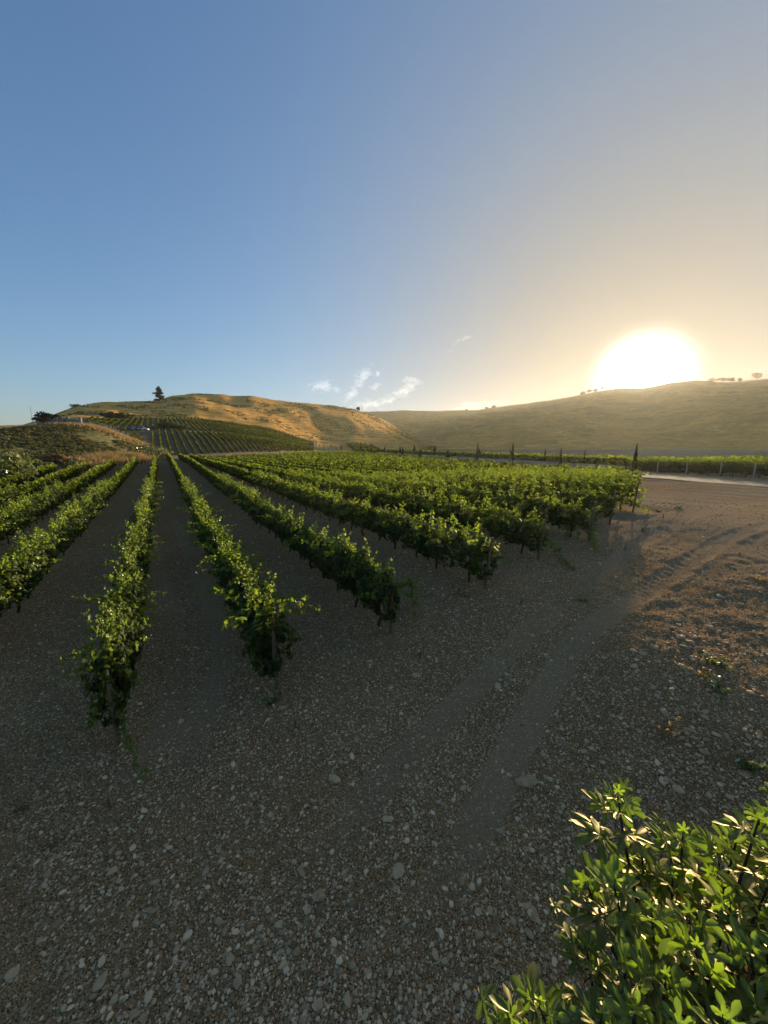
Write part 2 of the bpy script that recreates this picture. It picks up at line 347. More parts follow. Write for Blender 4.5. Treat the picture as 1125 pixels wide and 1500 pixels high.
# ------------------------------------------------------------------ the lie of the land
UX, UY = -.512, .859; NX, NY = .859, .512        # along the vine rows / across them
_n = np.linspace(-60, 80, 1401)
_zn = np.interp(_n, [-60, 2.3, 3.8, 6.6, 9.2, 11.7, 14.2, 16.6, 20, 30, 80], [0, 0, .2, .88, 1.05, 1.26, 1.38, 1.62, 1.62, 1.3, 1.3])
_k = np.exp(-.5 * (np.arange(-15, 16) / 6.0) ** 2); _k /= _k.sum()
_zn = np.convolve(np.pad(_zn, 15, 'edge'), _k, 'valid')
def az_of(x): return math.atan2(x - 562.5, 555.3)
def zpx(x, y, r):
    d = px_dir(x, y); return CAMZ + r * d[2] / math.hypot(d[0], d[1])
# columns: x px, then (r, y) for foot(r only), node1, node2, node3, ridge
TA = [(-900, 60, (108, 650), (125, 652), (200, 655), (350, 655)), (-200, 62, (110, 637), (128, 640), (200, 642), (350, 642)), (0, 70, (120, 631), (140, 634), (220, 640), (350, 640)),
      (25, 72, (123, 627.5), (142, 630), (225, 634), (355, 630)), (60, 75, (128, 624), (148, 627), (230, 622), (365, 614)), (85, 77, (130, 623), (150, 626), (233, 616), (370, 606)), (100, 78, (131, 623), (152, 625), (235, 613), (374, 600)), (115, 80, (132, 623), (153, 625), (236, 612), (380, 594)),
      (150, 85, (134, 626), (155, 628), (240, 611), (385, 588)), (190, 95, (138, 644), (160, 637), (255, 611), (390, 588)), (237, 110, (150, 646), (190, 630), (280, 612), (400, 586)), (252, 112, (152, 646), (191, 630), (282, 612), (404, 579.5)),
      (285, 120, (155, 645), (195, 632), (290, 615), (415, 576.5)), (330, 130, (160, 645), (200, 635), (300, 620), (428, 576.5)), (347, 136, (165, 646), (204, 637), (302, 622), (432, 580)), (372, 145, (172, 647), (210, 640), (305, 626), (440, 579)), (405, 160, (185, 650), (220, 644), (310, 632), (452, 585)),
      (440, 200, (225, 655), (255, 652), (320, 646), (465, 588)), (465, 250, (265, 657.5), (290, 656.5), (340, 650), (475, 589.5)), (490, 270, (290, 657), (310, 655), (355, 645), (485, 592)), (520, 280, (300, 656), (320, 652), (370, 640), (500, 598)),
      (560, 290, (320, 657), (345, 653), (400, 642), (520, 612)), (590, 300, (330, 658), (360, 656), (420, 648), (530, 630)), (620, 310, (340, 660), (370, 658), (430, 656), (540, 650)), (650, 320, (350, 668), (380, 672), (440, 680), (550, 690))]
AZ = np.array([az_of(c[0]) for c in TA])
AR = np.array([[c[1], c[2][0], c[3][0], c[4][0], c[5][0], c[5][0] + 90, c[5][0] + 420] for c in TA], float)
AZZ = np.array([[0] + [zpx(c[0], c[i][1], c[i][0]) for i in (2, 3, 4, 5)] + [0, 0] for c in TA])
AZZ[:, 5] = AZZ[:, 4] * .8; AZZ[:, 6] = AZZ[:, 4] * .15
_fx = np.linspace(AZ[0], AZ[-1], 1600)
def _sm(T, sg):
    k = np.exp(-.5 * (np.arange(-60, 61) / sg) ** 2); k /= k.sum(); out = []
    for j in range(T.shape[1]): out.append(np.convolve(np.pad(np.interp(_fx, AZ, T[:, j]), 60, 'edge'), k, 'valid'))
    return np.stack(out, 1)
AR2, AZZ2 = _sm(AR, 22), _sm(AZZ, 22); _r = _sm(AZZ, 6); AZZ2[:, 4] = _r[:, 4]
AZ, AR, AZZ = _fx, AR2, AZZ2
TBx = [(-1500, 640), (300, 615), (480, 604), (520, 603), (550, 602), (600, 601), (640, 602), (700, 600), (740, 594), (800, 585.5), (835, 580), (870, 572), (905, 567.5), (935, 568), (955, 564), (975, 559.5), (1010, 557), (1060, 559.5), (1125, 554), (1300, 540), (1700, 560), (3000, 600)]
BZ = np.array([az_of(a) for a, _ in TBx]); BR = 1000.0
BH = np.array([zpx(a, b, BR) for a, b in TBx])
ROADC = np.array([32.2, 30.8]); ROADD = np.array([-.232, .973]); ROADN = np.array([.973, .232])
def zbase(x, y):
    n = NX * x + NY * y; u = UX * x + UY * y
    zn = np.interp(n, _n, _zn)
    zf = np.interp(n, [0, 12], [1.67, .55]); wd = np.interp(n, [0, 15], [95, 34])
    t = np.clip((u - 8) / (wd - 8), 0, 1); z = zn + (zf - zn) * t * t * (3 - 2 * t)
    dr = (x - ROADC[0]) * ROADN[0] + (y - ROADC[1]) * ROADN[1]
    z = z + (1.3 - z) * np.exp(-(dr / 7.0) ** 4) * (y > -40)
    return z
def zhillA(r, az):
    R = [np.interp(az, AZ, AR[:, k]) for k in range(7)]; Zs = [np.interp(az, AZ, AZZ[:, k]) for k in range(7)]
    Zs[0] = np.full_like(az, .85)
    z = np.full_like(r, -50.0)
    for k in range(6):
        m = (r >= R[k]) & (r < R[k + 1]); t = (r - R[k]) / (R[k + 1] - R[k])
        if k == 0: t = np.where(az < az_of(200), t * t * (3 - 2 * t) * .5 + .5 * t, t)
        z = np.where(m, Zs[k] + (Zs[k + 1] - Zs[k]) * t, z)
    wgt = sstep(r, R[2], R[3] + 30) * (1 - .75 * sstep(r, R[4] - 60, R[4] - 5))
    return z, wgt, R
def Z(x, y, detail=False):
    x = np.asarray(x, float); y = np.asarray(y, float); r = np.hypot(x, y); az = np.arctan2(x, y)
    zb = zbase(x, y)
    az0 = np.clip(az, AZ[0], AZ[-1])
    za = 0; wg = 0
    for dr, ww in ((-.02, .25), (0, .5), (.02, .25)):
        zz, g, R = zhillA(r * (1 + dr), az0); za = za + np.where(zz < zb, zb, zz) * ww; wg = wg + g * ww
    gul = np.abs(fbm(x / 85 + 3, y / 85, 4, 5)) * 2
    za = za + wg * (gul * 9 - 2.2 + fbm(x / 22, y / 22, 3, 9) * 2.2)
    t = np.clip((r - 470) / (BR - 470), 0, 1)
    bh = np.interp(az, BZ, BH)
    s = t ** 1.25
    zb2 = 1.0 + (bh - 1.0) * s
    zb2 = np.where(r > BR, 1.0 + (bh - 1) * (1 - .5 * sstep(r, BR, BR + 500)), zb2)
    gb = np.abs(fbm(x / 230, y / 230 + 7, 4, 21)) * 2
    zb2 = zb2 + sstep(r, 480, 640) * (1 - .85 * sstep(r, BR - 130, BR - 10)) * (gb * 46 - 11) + sstep(r, 480, 600) * fbm(x / 40, y / 40, 3, 31) * 5 * (1 - .6 * sstep(r, BR - 100, BR))
    z = np.maximum(np.maximum(za, zb), np.where(r > 470, zb2, -99))
    back = (y < -5)
    z = np.where(back & (r > 60), np.minimum(z, zb), z)
    return z
# tyre tracks in the headland (plan polylines)
def gpt(x, y, z=None):      # pixel of the photograph -> point of the ground
    d = px_dir(x, y); t = 3.0 / max(1e-3, -d[2])
    for _ in range(30):
        g = float(Z(np.array([d[0] * t]), np.array([d[1] * t]))[0]) if z is None else z
        t = t * .5 + .5 * (CAMZ - g) / -d[2]
    return np.array([d[0] * t, d[1] * t, g])
def smooth_line(P, n):
    P = np.array(P); s = np.r_[0, np.cumsum(np.hypot(*np.diff(P[:, :2], axis=0).T))]
    q = np.linspace(0, s[-1], n); out = np.stack([np.interp(q, s, P[:, k]) for k in range(2)], 1)
    for _ in range(n // 6):
        out[1:-1] = .25 * out[:-2] + .5 * out[1:-1] + .25 * out[2:]
    return out, q
TR = []
for pts in (((300, 1500), (440, 1290), (560, 1130), (690, 1010), (800, 900), (930, 800), (1050, 745), (1200, 720)),
            ((520, 1600), (640, 1300), (740, 1130), (775, 1050), (850, 930), (985, 840), (1060, 790), (1250, 750)),
            ((230, 1300), (280, 1080), (330, 960), (300, 860), (255, 760)),
            ((100, 1250), (245, 1080), (262, 960), (235, 850), (215, 740))):
    P = [gpt(*p)[:2] for p in pts]; TR.append(smooth_line(P, 220))
def tracks(x, y):
    dz = np.zeros_like(x); pk = np.zeros_like(x)
    near = np.hypot(x, y) < 45
    xi, yi = x[near], y[near]
    for ti, (ln, q) in enumerate(TR):
        best = np.full(xi.shape, 1e9); sgn = np.zeros_like(best); al = np.zeros_like(best)
        for a, b, s0, s1 in zip(ln[:-1:2], ln[2::2], q[:-1:2], q[2::2]):
            d = b - a; l = np.hypot(*d) + 1e-9; tx, ty = d / l
            px, py = xi - a[0], yi - a[1]; s = px * tx + py * ty; c = px * ty - py * tx
            ok = (s > -.1) & (s < l + .1) & (np.abs(c) < best)
            best = np.where(ok, np.abs(c), best); sgn = np.where(ok, c, sgn); al = np.where(ok, s0 + s, al)
        inside = (1 - sstep(best, .20, .27)) * sstep(al, .2, 2.2)
        chev = np.sin((al + best * .9) * 2 * math.pi / .17)
        wob = .55 + .9 * vnoise(al * .8, al * 0 + ti, 3)
        dz[near] += inside * (-.010 + .012 * np.clip(2.2 * vnoise(al * .9, al * 0 + ti * 5, 23) - .5, 0, 1) * np.clip(chev * 1.6, -1, 1) * wob) + np.exp(-((best - .33) / .07) ** 2) * sstep(al, .2, 2.2) * .011 * wob
        pk[near] = np.maximum(pk[near], inside * np.clip(1.5 * vnoise(al * .7, al * 0 + ti * 3, 13) + .9 * fbm(xi * 3, yi * 3, 3, 15), 0, 1))
    return dz, pk

# ------------------------------------------------------------------ ground sheet and hills, one height function
az = np.radians(np.concatenate([np.arange(-180, -62, 4), np.arange(-62, 62.01, .22), np.arange(66, 180.1, 4)]))
ra = [0.6]
while ra[-1] < 2300:
    r_ = ra[-1]; ra.append(r_ * (1.009 if r_ < 14 else 1.013 if r_ < 60 else 1.016))
ra = np.array(ra)
RR, AA = np.meshgrid(ra, az, indexing='ij')
GX, GY = RR * np.sin(AA), RR * np.cos(AA)
GZ = Z(GX, GY)
nu = NX * GX + NY * GY; uu = UX * GX + UY * GY
dzt, pack = tracks(GX.ravel(), GY.ravel()); dzt = dzt.reshape(GX.shape); pack = pack.reshape(GX.shape)
fade = 1 - sstep(RR, 35, 80)
clod = fbm(GX * 4, GY * 4, 3, 41) * .05 + fbm(GX * 14, GY * 14, 2, 51) * .030 + fbm(GX * .9, GY * .9, 3, 61) * .05
# furrows between the rows, a low ridge under each
rowm = (nu > -40) & (uu > 7)
clod = clod * (1 - .75 * pack) * (1 - .25 * sstep(nu, 12, 20)) + np.where(rowm, .04 * np.cos((nu - 1.4) / 2.55 * 2 * math.pi), 0)
GZ = GZ + fade * (clod + dzt)
pale = np.clip(sstep(nu, 6, 18) * (1 - sstep(uu - .49 * nu, -2, 3)) * (.45 + 1.2 * fbm(GX * .25, GY * .25, 4, 71)), 0, 1) + pack * .08
pale = np.clip(pale + .35 * sstep(uu, 85, 110), 0, 1)
nr, na = RR.shape
i, j = np.meshgrid(np.arange(nr - 1), np.arange(na - 1), indexing='ij')
FQ = np.stack([i * na + j, i * na + j + 1, (i + 1) * na + j + 1, (i + 1) * na + j], -1).reshape(-1, 4)
VV = np.stack([GX, GY, GZ], -1).reshape(-1, 3)
fr_ = RR[:-1, :-1].ravel(); fa_ = AA[:-1, :-1].ravel()
fac0 = np.clip(fa_, AZ[0], AZ[-1])
Rk = [np.interp(fac0, AZ, AR[:, k]) for k in range(7)]
front = (np.abs(fa_) < math.radians(100))
fx_ = GX[:-1, :-1].ravel(); fy_ = GY[:-1, :-1].ravel()
wob = 6 * fbm(fx_ / 12, fy_ / 12, 3, 81)
inA = front & (fa_ < az_of(626)) & (fr_ > Rk[0] + wob * .3) & (fr_ < Rk[6])
bank = inA & (fa_ < az_of(205) + .0005 * wob) & (fr_ < Rk[2] + 12 + wob) & ~((fa_ > az_of(150)) & (fr_ > Rk[1]))
vin = inA & ~bank & (fa_ > az_of(120)) & (fr_ < Rk[3] + 3) & (fa_ < az_of(462))
farh = (fr_ >= 470) & ~(inA & (fr_ < Rk[5]))
golden = inA & ~bank & ~vin & ~farh
soil = ~(bank | vin | golden | farh)
def sub(name, mask, mat, at=None):
    f = FQ[mask]; u_, inv = np.unique(f, return_inverse=True)
    o = mesh(name, VV[u_], inv.reshape(f.shape).astype(np.int32), mat, {k: v.reshape(-1)[u_] for k, v in (at or {}).items()}, True)
    o['kind'] = 'structure'; return o
sub('ground', soil, M['soil'], {'pale': pale, 'pack': pack})
sub('scrub_bank_terrain', bank, M['bank'])
sub('vineyard_slope_terrain', vin, M['slope'])
sub('golden_hill', golden, M['gold'])
sub('far_hill', farh, M['far'])
def road_sheet():
    d = np.array([-.232, .973]); p0 = ROADC; nrm = np.array([.973, .232])
    s = np.concatenate([np.arange(-60, 60, 1.0), np.arange(60, 210, 4.0)]); wv = np.linspace(-1, 1, 9)
    V = []
    for k in s:
        c = p0 + d * k; hw = 4.1 + .25 * math.sin(k * .23) + .15 * math.sin(k * .9)
        V.append([c + nrm * hw * q for q in wv])
    V = np.array(V); z = Z(V[..., 0], V[..., 1]) + .05; z[:, 1:-1] += .03
    V = np.concatenate([V, z[..., None]], -1); a, b = V.shape[:2]
    i, j = np.meshgrid(np.arange(a - 1), np.arange(b - 1), indexing='ij')
    F = np.stack([i * b + j, i * b + j + 1, (i + 1) * b + j + 1, (i + 1) * b + j], -1).reshape(-1, 4)
    o = mesh('road', V.reshape(-1, 3), F, M['road'], None, True); o['kind'] = 'structure'
road_sheet()
def zat(x, y): return float(Z(np.array([x]), np.array([y]))[0])
def at_az(xpx, r):
    a = az_of(xpx); return np.array([r * math.sin(a), r * math.cos(a)])

# ------------------------------------------------------------------ grapevines
GL = grape_leaf(); QL = quad_leaf(); TL = tri_leaf()
def leafy_path(pts, per_m, size, tint=.8, tpl=GL, taper=True, rnd=None):
    pts = np.asarray(pts, float); seg = np.linalg.norm(np.diff(pts, axis=0), axis=1); s = np.r_[0, np.cumsum(seg)]
    n = max(4, int(per_m * s[-1])); q = np.linspace(.02, 1, n) * s[-1]
    P = np.stack([np.interp(q, s, pts[:, k]) for k in range(3)], 1)
    sz = size * (1 - (.5 * (q / s[-1]) ** 2 if taper else 0)) * rng.uniform(.75, 1.2, n)
    P = P + rng.normal(size=(n, 3)) * sz[:, None] * .45
    Nn = rng.normal(size=(n, 3)) * .8 + np.array([0, 0, .7])
    V, F = stamp(tpl, P, Nn, sz); return V, F, np.repeat(np.clip(tint + rng.normal(size=n) * .15, 0, 1), len(tpl[0]))
def vine_variant(seed, nleaf, tpl, nspr=5, lateral=2, lsize=.135):
    global rng
    save = rng; rng = np.random.default_rng(seed)
    lv, cv, tv = MB(), MB(), MB()
    n = nleaf
    x = rng.uniform(-.68, .68, n); th = rng.uniform(0, 2 * math.pi, n)
    ph = rng.uniform(0, 6, 4)
    hw = .33 + .09 * np.sin(x * 5 + ph[0]) + .05 * np.sin(x * 11 + ph[1]); hh = .53 + .07 * np.sin(x * 6 + ph[2])
    rad = rng.uniform(.25, 1, n) ** .45 + rng.normal(size=n) * .06
    y = hw * rad * np.cos(th); z = .89 + .04 * math.sin(ph[3]) + hh * rad * np.sin(th)
    low = z < .9; y = np.where(low, y * (1 - .35 * (.9 - z)), y)
    holes = vnoise(x * 4 + seed * 3, z * 4 + np.sign(y) * 7, seed) < .30
    keep = ~(holes & (rad > .6)); x, y, z, th, rad = x[keep], y[keep], z[keep], th[keep], rad[keep]; n = len(x)
    P = np.stack([x, y, z], 1)
    Nn = np.stack([rng.normal(size=n) * .55, np.cos(th), np.sin(th) * .8 + .35], 1) + rng.normal(size=(n, 3)) * .45
    tint = np.clip(-.04 + .34 * np.clip((z - .9) / .6, 0, 1) + .25 * (rad - .5) + rng.normal(size=n) * .14, 0, 1)  # young top leaves paler; sunlit tops and shaded lower leaves painted into tint
    up = np.stack([rng.normal(size=n) * .5, np.cos(th) * .6, -np.ones(n)], 1)
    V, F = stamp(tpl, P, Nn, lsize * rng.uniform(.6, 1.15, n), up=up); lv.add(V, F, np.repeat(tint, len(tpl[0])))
    for k in range(nspr + lateral):
        lat = k >= nspr
        x0 = rng.uniform(-.6, .6); ln = rng.uniform(.22, .62) if not lat else rng.uniform(.35, .85)
        sd = rng.choice([-1, 1])
        p0 = np.array([x0, rng.uniform(-.2, .2) if not lat else sd * .3, 1.36 if not lat else rng.uniform(1.0, 1.4)])
        d = unit(np.array([rng.normal() * .3, rng.normal() * .3, 1.0])) if not lat else unit(np.array([rng.normal() * .6, sd, rng.uniform(-.05, .45)]))
        t = np.linspace(0, 1, 6)[:, None]
        pts = p0 + d * ln * t + np.array([rng.normal() * .06, rng.normal() * .06, -.12 if lat else -.02]) * t ** 2
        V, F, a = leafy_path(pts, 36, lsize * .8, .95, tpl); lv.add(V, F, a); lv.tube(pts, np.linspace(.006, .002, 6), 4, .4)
    wob = rng.normal(size=(7, 2)) * .022; zz = np.linspace(-.05, .78, 7); wob[0] = 0
    tr = np.c_[np.cumsum(wob, 0), zz]; tv.tube(tr, np.linspace(.036, .022, 7) * (1 + .15 * rng.normal(size=7)), 7)
    for sg in (-1, 1):
        t = np.linspace(0, 1, 5); arm = np.c_[tr[-1, 0] + sg * t * .55, tr[-1, 1] + .02 * np.sin(t * 5), .76 + .10 * np.sin(t * 1.6)]
        tv.tube(arm, np.linspace(.022, .012, 5), 6)
    for k in range(6):
        x0 = rng.uniform(-.5, .5); t = np.linspace(0, 1, 4)[:, None]
        tv.tube(np.array([x0, 0, .80]) + t * np.array([rng.normal() * .12, rng.normal() * .15, .5]), .005, 4)
    rng = save
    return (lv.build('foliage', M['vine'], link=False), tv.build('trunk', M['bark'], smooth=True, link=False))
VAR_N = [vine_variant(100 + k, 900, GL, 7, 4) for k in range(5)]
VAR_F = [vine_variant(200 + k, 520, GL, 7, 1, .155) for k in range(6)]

SP_ = 2.55
ROWS = []       # (n, u_start, u_end, key)
rown = {'A': -.92, 'B': 1.41, 'C': 3.98, 'D': 6.6, 'E': 9.15, 'F': 11.7, 'G': 14.2, 'H': 16.65}
uend = {'A': 6.35, 'B': 6.45, 'C': 6.7, 'D': 6.5, 'E': 6.9, 'F': 6.9, 'G': 7.6, 'H': 8.0}
rows = []
for k in range(1, 6): rows.append((-1.12 - 2.5 * k, 4.2, 'L%d' % k))
rows += [(rown[k], uend[k], k) for k in 'ABCDEFGH']
nn = 16.65 + SP_; k = 0
while nn < 95:
    us = max(.475 * nn + .5 + .8 * math.sin(nn * 7), (.955 * nn - 32.0) / .299); rows.append((nn, us, 'R%d' % k)); nn += SP_; k += 1
def u_far(n):
    # far end of a row: the foot of the slope in its direction
    if n < -9: return 52.0 + (n + 14) * 2
    if n < 0.5: return 62 + (n + 9) * 1.8
    u = 20.0
    while u < 330:
        x, y = n * NX + u * UX, n * NY + u * UY; r = math.hypot(x, y); a = math.atan2(x, y)
        if r > np.interp(a, AZ, AR[:, 0]) - 6: break
        u += 2
    return u
VS = 1.15
cand = []
for n, us, key in rows:
    ue = u_far(n); idx = 0; u = us + (.32 if key != 'C' else .12)
    while u < ue:
        x, y = n * NX + u * UX, n * NY + u * UY
        d = np.array([x, y, Z(np.array([x]), np.array([y]))[0] + 1.0 - CAMZ])
        f = d[1] * CP - d[2] * SP; upc = d[1] * SP + d[2] * CP
        vis = f > .5 and abs(d[0] / f) * 541 < 640 and -800 < upc / f * 541
        rr = math.hypot(x, y)
        cand.append((rr + (0 if vis else 900), x, y, key, idx, n, u)); u += VS; idx += 1
cand.sort(key=lambda c: c[0])
near = [c for c in cand if c[0] < 900]
NV = 262
things = near[:NV]; rest = near[NV:]
# outside the frame on the left: a few vines still cast shade
rowname = {'A': 'the first row from the left that ends in the foreground, where a low brown stake stands', 'B': 'the row with the tall bare stake in the foreground', 'C': 'the row whose end has a dangling shoot above a short tilted stake',
           'D': 'the row with a leaning stake and an arching shoot', 'E': 'the row whose shoots slope down a guy wire', 'F': 'the row ending in a curtain of drooping shoots', 'G': 'the second last row before the open dirt', 'H': 'the last row beside the open dirt'}
short = {'A': 'low brown stake row', 'B': 'tall bare stake row', 'C': 'short tilted stake row', 'D': 'leaning stake row', 'E': 'sloping guy wire row', 'F': 'drooping curtain row', 'G': 'second last row', 'H': 'open dirt row',
         'L1': 'first row left of the low stake row', 'L2': 'second row left of the low stake row', 'L3': 'third row left of the stake row', 'L4': 'far left row', 'L5': 'outermost left row'}
ordn = ['first', 'second', 'third', 'fourth', 'fifth', 'sixth', 'seventh', 'eighth', 'ninth', 'tenth']
ROT = math.atan2(UY, UX)
firstvine = {}
lw = {k: 0 for k in short}
for q, (rr, x, y, key, idx, n, u) in enumerate(sorted(things, key=lambda c: (c[3], c[4]))):
    z = zat(x, y)
    e = empty('grapevine', (x + rng.normal() * .04, y + rng.normal() * .04, z - .01), ROT + (math.pi if rng.random() < .5 else 0) + rng.normal() * .06)
    var = VAR_N[rng.integers(5)] if rr < 17 else VAR_F[rng.integers(6)]
    sc = rng.uniform(.90, 1.07); zf_ = .86 if key in 'DEFGH' or key[0] == 'R' else .97; e.scale = (sc * 1.04, sc * rng.uniform(.8, 1.12) * (.85 if key == 'A' else 1), sc * zf_)
    child('foliage', var[0], e); child('trunk', var[1], e)
    sk = short.get(key)
    if sk is None:
        rix = int(key[1:]); sk = ['first', 'second', 'third', 'fourth', 'fifth', 'sixth', 'seventh', 'eighth'][rix] + ' row behind the open dirt row' if rix < 8 else 'the far rows towards the road'
    ph = 'grapevine'
    if key in 'ABCDEFGH' and idx < 6:
        lab = '%s, %s from the near end of the %s' % (ph, ordn[idx], sk)
    elif key.startswith('R') and idx < 3:
        lab = '%s, %s from the near end of the %s' % (ph, ordn[idx], sk)
    elif key.startswith('L') and lw[key] < 2:
        lab = '%s in the %s, %s to picture edge' % (ph, sk, ['closest', 'second closest'][lw[key]]); lw[key] += 1
    elif u < 17: lab = '%s along the nearer stretch of the %s' % (ph, sk)
    elif u < 27: lab = '%s along the middle stretch of the %s' % (ph, sk)
    else: lab = '%s along the far stretch of the %s' % (ph, sk)
    tag(e, lab, 'grapevine', 'grapevines trained along the ' + (sk if sk.endswith('row') or 'row' in sk else sk))
    if idx == 0: firstvine[key] = (e, x, y, z)
# every vine beyond the nearest ones: one mass
def mass(name, items, dens=1.0, hgt=1.14, wid=.27, mat=None, minsz=.16, zlo=.30, rowdir=(UX, UY), tri=TL, k0=.0046):
    b = [[], [], []]; off = 0
    R = np.array([c[0] for c in items]); X = np.array([c[1] for c in items]); Y = np.array([c[2] for c in items])
    Zb = Z(X, Y)
    size = np.maximum(minsz, k0 * R); cnt = np.clip(dens * 13 / size ** 1.75 * (hgt / 1.4), 14, 420).astype(int)
    I = np.repeat(np.arange(len(items)), cnt); n = len(I)
    s = rng.uniform(-.62, .62, n) * VS; th = rng.uniform(0, 2 * math.pi, n); rad = rng.uniform(.4, 1, n) ** .5
    lump = .85 + .4 * vnoise(X[I] * 1.3 + s * rowdir[0] * 1.3, Y[I] * 1.3 + s * rowdir[1] * 1.3, 91)
    ac = wid * rad * np.cos(th) * lump; zz = (zlo + hgt) / 2 + (hgt - zlo) / 2 * rad * np.sin(th) * lump
    spike = rng.random(n) < .07; gx = np.round((s + 3) * 2.4) / 2.4 - 3; hs = vnoise(gx * 9.1 + X[I] * 7, Y[I] * 7, 77)
    zz = np.where(spike, hgt * (.98 + hs * .34 * rng.random(n)), zz); s = np.where(spike, gx + rng.normal(size=n) * .035, s); ac = np.where(spike, (hs - .5) * .3 + rng.normal(size=n) * .035, ac)
    P = np.stack([X[I] + s * rowdir[0] - ac * rowdir[1], Y[I] + s * rowdir[1] + ac * rowdir[0], Zb[I] + zz], 1)
    Nn = np.stack([-rowdir[1] * np.cos(th), rowdir[0] * np.cos(th), np.sin(th) * .8 + .3], 1) + rng.normal(size=(n, 3)) * .5
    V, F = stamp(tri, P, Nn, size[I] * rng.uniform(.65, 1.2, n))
    tint = np.clip(np.where(spike, .85, -.05 + .28 * ((zz - zlo) / (hgt - zlo)) + .3 * (lump - 1.05)) + rng.normal(size=n) * .13, 0, 1)  # bright shoot tips, dark lower leaves: sun and shade painted into the tint
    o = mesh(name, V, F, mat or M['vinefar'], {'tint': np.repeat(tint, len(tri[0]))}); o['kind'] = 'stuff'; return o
restn = [c for c in rest if c[0] < 60]; restf = [c for c in rest if c[0] >= 60]
items = rest
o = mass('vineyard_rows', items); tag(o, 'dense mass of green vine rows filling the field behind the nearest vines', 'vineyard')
print('vines', len(things), len(rest))

# ---- trailing shoots at the row ends, parts of the end vines
def pxw(x, y, Yd):
    d = px_dir(x, y); t = Yd / d[1]; return np.array([d[0] * t, d[1] * t, CAMZ + d[2] * t])
def trailing(key, paths, per=30, size=.115, tint=.6):
    e, x, y, z = firstvine[key]
    from mathutils import Matrix
    bpy.context.view_layer.update()
    inv = np.array(e.matrix_world.inverted())
    for P in paths:
        lv, cv = MB(), MB()
        P = np.array(P); m = len(P); q = np.linspace(0, m - 1, 14); P = np.stack([np.interp(q, np.arange(m), P[:, k]) for k in range(3)], 1)
        P[1:-1] = .25 * P[:-2] + .5 * P[1:-1] + .25 * P[2:]
        P = P + np.c_[rng.normal(size=(14, 2)) * .015, rng.normal(size=14) * .015]
        Pl = (np.c_[P, np.ones(len(P))] @ inv.T)[:, :3]
        V, F, a = leafy_path(Pl, per, size, tint + .15); lv.add(V, F, a); cv.tube(Pl, np.linspace(.008, .003, 14), 5)
        o = lv.build('trailing_shoot', M['vine'], e); cv.build('cane', M['cane'], o)
EY = {k: rown[k] * NY + uend[k] * UY for k in rown}
def G(x, y, dz=.08): p = gpt(x, y); p[2] += dz; return p
trailing('A', [[pxw(165, 950, EY['A']), pxw(150, 1020, EY['A'] - .15), G(172, 1070, .35), G(195, 1120, .15), G(212, 1150, .08)],
               [pxw(160, 935, EY['A']), pxw(120, 900, EY['A'])], [pxw(170, 920, EY['A'] + .3), pxw(222, 912, EY['A'] + .3)],
               [pxw(170, 960, EY['A']), pxw(110, 978, EY['A'] - .1)], [pxw(180, 975, EY['A']), pxw(205, 1000, EY['A'])],
               [pxw(160, 1000, EY['A'] - .2), G(130, 1080, .15)], [pxw(165, 1010, EY['A'] - .2), G(190, 1100, .2)]], 36, .11, .5)
trailing('B', [[pxw(395, 885, EY['B']), pxw(430, 880, EY['B']), pxw(470, 893, EY['B'] - .2)], [pxw(380, 890, EY['B'] + .3), pxw(330, 905, EY['B'] + .2)],
               [pxw(385, 900, EY['B']), pxw(372, 950, EY['B']), pxw(368, 975, EY['B'])], [pxw(392, 905, EY['B']), pxw(388, 960, EY['B'] - .1)]], 36, .115, .65)
trailing('C', [[pxw(590, 860, EY['C'] + .2), pxw(603, 845, EY['C'] + .1), pxw(605, 880, EY['C']), pxw(607, 915, EY['C'] - .1)], [pxw(560, 850, EY['C']), pxw(570, 822, EY['C'])]], 36, .11, .6)
trailing('D', [[pxw(700, 800, EY['D']), pxw(722, 803, EY['D']), pxw(745, 828, EY['D'] - .2)], [pxw(705, 805, EY['D']), pxw(711, 786, EY['D'])]], 36, .13, .6)
trailing('E', [[pxw(785, 780, EY['E']), pxw(810, 798, EY['E'] - .2), pxw(825, 818, EY['E'] - .5), G(838, 838, .1)], [pxw(790, 785, EY['E']), pxw(798, 760, EY['E'])]], 40, .14, .55)
trailing('F', [[pxw(852, 750, EY['F']), pxw(866, 765, EY['F'] - .1), pxw(868, 790, EY['F'] - .4), G(872, 810, .1)], [pxw(845, 755, EY['F']), pxw(848, 790, EY['F'] - .1)], [pxw(832, 762, EY['F'] + .3), pxw(830, 800, EY['F'])]], 40, .14, .5)
trailing('G', [[pxw(885, 735, EY['G']), pxw(902, 735, EY['G']), pxw(905, 748, EY['G'] - .3)]], 40, .15, .6)
trailing('H', [[pxw(915, 712, EY['H']), pxw(925, 700, EY['H']), pxw(948, 693, EY['H'])], [pxw(918, 715, EY['H']), pxw(938, 722, EY['H'] - .2), pxw(948, 716, EY['H'] - .3)], [pxw(920, 725, EY['H']), pxw(935, 742, EY['H'] - .5), G(948, 752, .1)]], 40, .16, .65)

